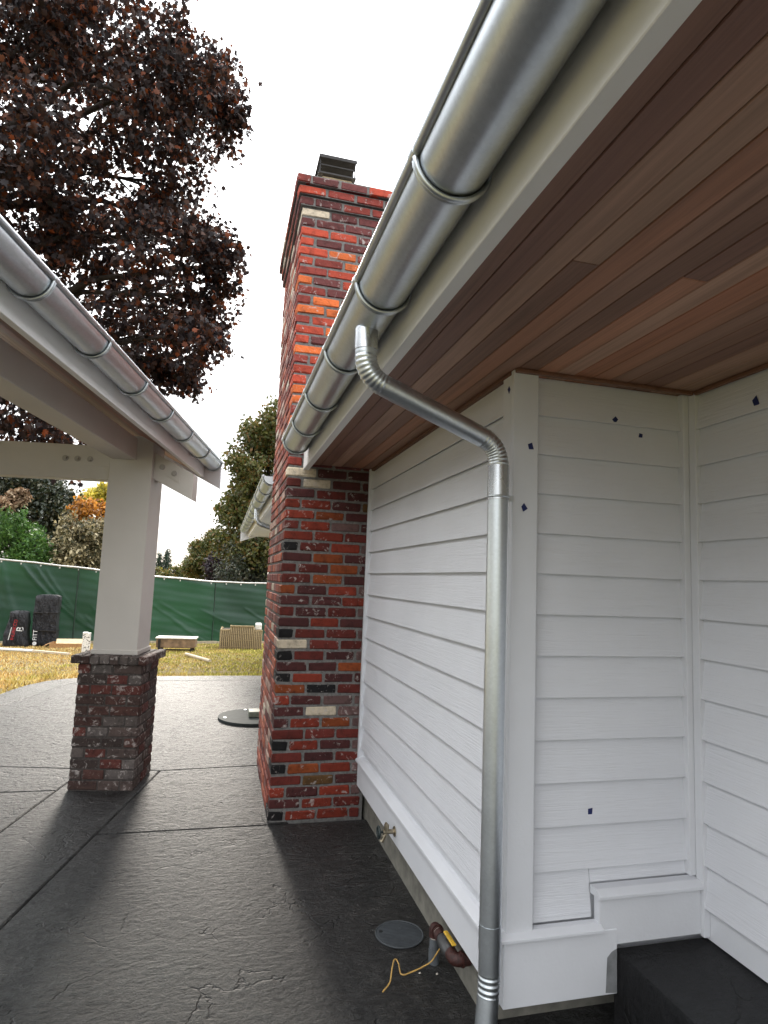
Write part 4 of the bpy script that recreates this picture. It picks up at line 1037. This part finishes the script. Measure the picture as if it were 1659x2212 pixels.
# ------------------------------------------------------------------ small things by the wall
M['brass'] = plain('dull_brass', (0.42, 0.36, 0.26), 0.35, 0.9); M['dark_plastic'] = plain('dark_green_plastic', (0.02, 0.03, 0.03), 0.4)
hb = tag(empty('hose_bib', (-0.03, 1.20, 0.262)), 'brass garden tap with dark round handle on the skirt board', 'tap')
m = MB(); m.tube([(-0.002, 0, 0), (-0.006, 0, 0)], 0.024, 16); m.tube([(-0.004, 0, 0), (-0.062, 0, 0)], 0.011, 12); m.tube(smooth_path([(-0.045, 0, 0.0), (-0.055, 0, -0.02), (-0.068, 0, -0.045)], 0.02), 0.010, 12)
m.tube([(-0.045, 0, 0.0), (-0.045, 0, 0.034)], 0.013, 12); m.tube([(-0.045, -0.012, 0.036), (-0.045, 0.012, 0.036)], 0.007, 8); m.build('tap_body', M['brass'], hb)
hw = MB(); hw.tube([(-0.085 , 0.026 * math.cos(a), 0.026 * math.sin(a)) for a in [2 * math.pi * q / 20 for q in range(21)]], 0.006, 8); hw.box(-0.089, -0.082, -0.024, 0.024, -0.005, 0.005); hw.box(-0.0885, -0.0825, -0.005, 0.005, -0.024, 0.024); hw.tube([(-0.06, 0, 0), (-0.09, 0, 0)], 0.006, 8)
hw.build('handwheel', M['dark_plastic'], hb)

M['lid'] = plain('grey_plastic_lid', (0.055, 0.062, 0.068), 0.55)
vb = tag(empty('valve_box_lid', (-0.116, 0.79, 0.0)), 'round grey plastic valve box lid set in the patio beside the pipes', 'lid')
m = MB(); n = 48; R_ = 0.102
m.tube([(0, 0, 0.001), (0, 0, 0.005)], R_, n); m.build('lid_plate', M['lid'], vb)
rim = MB().tube([(R_ * math.cos(2 * math.pi * q / n), R_ * math.sin(2 * math.pi * q / n), 0.005) for q in range(n + 1)], 0.003, 6); rim.build('rim', M['lid'], vb)
tr = MB()
for q in range(-8, 9):
    yy = q * 0.0105; hl = math.sqrt(max(0, 0.092 ** 2 - yy ** 2))
    if hl > 0.02: tr.box(-hl, hl, yy - 0.0018, yy + 0.0018, 0.0048, 0.0064)
tr.build('tread_ribs', M['lid'], vb)
for (hx, hy) in ((-0.075, 0.03), (0.015, 0.04), (0.001, -0.043)):
    MB().tube([(hx, hy, 0.0052), (hx, hy, 0.0075)], 0.009, 14).build('finger_hole', plain('hole_black', (0.004, 0.004, 0.004), 0.9) if 'hole' not in M else M['hole'], vb)
    M['hole'] = vb.children[-1].data.materials[0]

M['conduit'] = plain('grey_conduit', (0.10, 0.11, 0.12), 0.5); M['rust'] = plain('brown_fitting', (0.045, 0.013, 0.010), 0.55, 0, 0.45, 90, 0.6); M['steel'] = plain('grey_valve', (0.09, 0.09, 0.09), 0.45, 0.5); M['yellow'] = plain('yellow_handle', (0.62, 0.38, 0.04), 0.4); M['tapeseal'] = plain('white_seal', (0.6, 0.55, 0.48), 0.7)
pa = tag(empty('gas_pipe', (-0.035, 0.58, 0.0)), 'brown gas pipe fittings with grey valve and yellow lever rising from the patio', 'pipe')
MB().tube([(0, 0, -0.01), (0, 0, 0.055)], 0.0215, 18).build('riser', M['conduit'], pa)
MB().tube([(0, 0, 0.054), (0, 0, 0.092)], 0.0185, 18).build('riser_sleeve', M['conduit'], pa)
MB().tube([(0, 0, 0.0925), (0, 0, 0.098)], 0.0175, 18).build('seal', M['tapeseal'], pa)
MB().tube(smooth_path([(0, 0, 0.098), (0, 0.0, 0.135), (0, -0.045, 0.135)], 0.03), 0.0215, 18).build('elbow', M['rust'], pa)
MB().tube([(0, -0.028, 0.135), (0, -0.036, 0.135)], 0.0255, 18).build('collar', M['rust'], pa)
MB().tube([(0, -0.046, 0.135), (0, -0.053, 0.135)], 0.0195, 18).build('seal', M['tapeseal'], pa)
MB().tube([(0, -0.053, 0.135), (0, -0.085, 0.135)], 0.023, 18).build('union', M['rust'], pa)
vl = MB(); vl.tube([(0, -0.085, 0.135), (0, -0.092, 0.135), (0, -0.118, 0.135), (0, -0.15, 0.135), (0, -0.175, 0.135), (0, -0.182, 0.135)], [0.021, 0.024, 0.027, 0.027, 0.024, 0.021], 18); vl.tube([(0, -0.13, 0.15), (0, -0.13, 0.175)], 0.009, 10); vlv = vl.build('valve_body', M['steel'], pa)
lv = MB().box(-0.009, 0.009, -0.215, -0.12, 0.175, 0.183, 0.003); lv.build('lever', M['yellow'], vlv)
MB().tube(smooth_path([(0, -0.183, 0.135), (0, -0.225, 0.135), (0.055, -0.225, 0.135)], 0.035), 0.0235, 18).build('elbow', M['rust'], pa)
MB().tube([(0.022, -0.225, 0.135), (0.030, -0.225, 0.135)], 0.0275, 18).build('collar', M['rust'], pa)
MB().tube([(0.0305, -0.225, 0.135), (0.037, -0.225, 0.135)], 0.021, 18).build('seal', M['tapeseal'], pa)
MB().tube([(0.037, -0.225, 0.135), (0.11, -0.225, 0.135)], 0.018, 14).build('wall_pipe', M['rust'], pa)

wire_pts = [(-0.282, 0.439, 0.006), (-0.244, 0.473, 0.012), (-0.222, 0.533, 0.02), (-0.200, 0.585, 0.022), (-0.188, 0.597, 0.022), (-0.182, 0.574, 0.015), (-0.190, 0.522, 0.008), (-0.177, 0.515, 0.007), (-0.10, 0.538, 0.012), (-0.055, 0.552, 0.02), (-0.037, 0.500, 0.10)]
o = MB().tube(smooth_path(wire_pts, 0.02, 5), 0.0028, 8).build('tracer_wire', plain('yellow_wire', (0.55, 0.34, 0.10), 0.45))
tag(o, 'bent yellow tracer wire lying on the patio below the gas pipe', 'wire')
for i, (x_, y_) in enumerate(((-0.112, 0.523), (-0.048, 0.505))):
    o = MB().box(-0.004, 0.004, -0.003, 0.003, 0, 0.004, 0.001).build('paint_chip', M['tapeseal'], loc=(x_, y_, 0.001)); tag(o, ('tiny pale chip on the patio just below the yellow wire', 'tiny pale chip on the patio right below the gas valve')[i], 'chip', 'pale chips by the pipe')

M['tape'] = plain('blue_tape', (0.008, 0.016, 0.10), 0.6, 0, 0.2, 40, 0.1)
tapes = [((-0.0232, 0.012, 2.185), 'x', 'blue tape scrap at the top of the corner board, under the soffit', 0.3), ((0.044, -0.0252, 1.982), 'y', 'blue tape scrap on the corner board, middle of three', 1.2), ((0.021, -0.0252, 1.769), 'y', 'blue tape scrap on the corner board, lowest of three', 1.6),
         ((0.402, 0.0105, 2.122), 'y', 'blue tape scrap on the recessed wall, upper left of the high pair', 0.2), ((0.517, 0.0218, 2.076), 'y', 'blue tape scrap on the recessed wall, lower right of the high pair', 0.7), ((0.7130, -0.301, 2.135), 'x', 'largest blue tape scrap, on the wall at the right edge', 0.5), ((0.301, 0.0135, 0.757), 'y', 'lone blue tape scrap low on the recessed wall above the skirt', 0.9)]
for i, (loc, pl, lab, rz) in enumerate(tapes):
    rr = random.Random(i); k = 0.020 if 'largest' in lab else 0.0145
    q = [(k * rr.uniform(0.7, 1.1) * math.cos(a + rz), k * rr.uniform(0.7, 1.1) * math.sin(a + rz)) for a in (0.0, 1.3, 2.9, 4.4)]
    e = 0.0006
    P_ = [(0, a * 0.8, b * 1.2) for a, b in q] if pl == 'x' else [(a, 0, b) for a, b in q]
    o = MB().prism(P_, (-e, 0, 0) if pl == 'x' else (0, -e, 0)).build('tape_scrap', M['tape'], loc=loc); tag(o, lab, 'tape', 'blue painters tape scraps on the walls')

ub = tag(empty('umbrella_base', (-0.52, 4.96, 0.0)), 'round dark metal base plate with square socket on the patio behind the chimney', 'base')
m = MB(); m.tube([(0, 0, 0.004), (0, 0, 0.028)], 0.37, 48); m.build('plate', plain('dark_painted_plate', (0.03, 0.036, 0.034), 0.75, 0.0, 0.25, 25.0, 0.15, 0.2), ub)
MB().box(-0.06, 0.20, -0.08, 0.10, 0.029, 0.085, 0.006).build('socket', plain('olive_socket', (0.16, 0.17, 0.13), 0.5), ub)
for q in range(4):
    a = q * math.pi / 2 + 3.4; MB().tube([(0.31 * math.cos(a), 0.31 * math.sin(a), 0.028), (0.31 * math.cos(a), 0.31 * math.sin(a), 0.034)], 0.016, 10).build('bolt', M['galv'], ub)
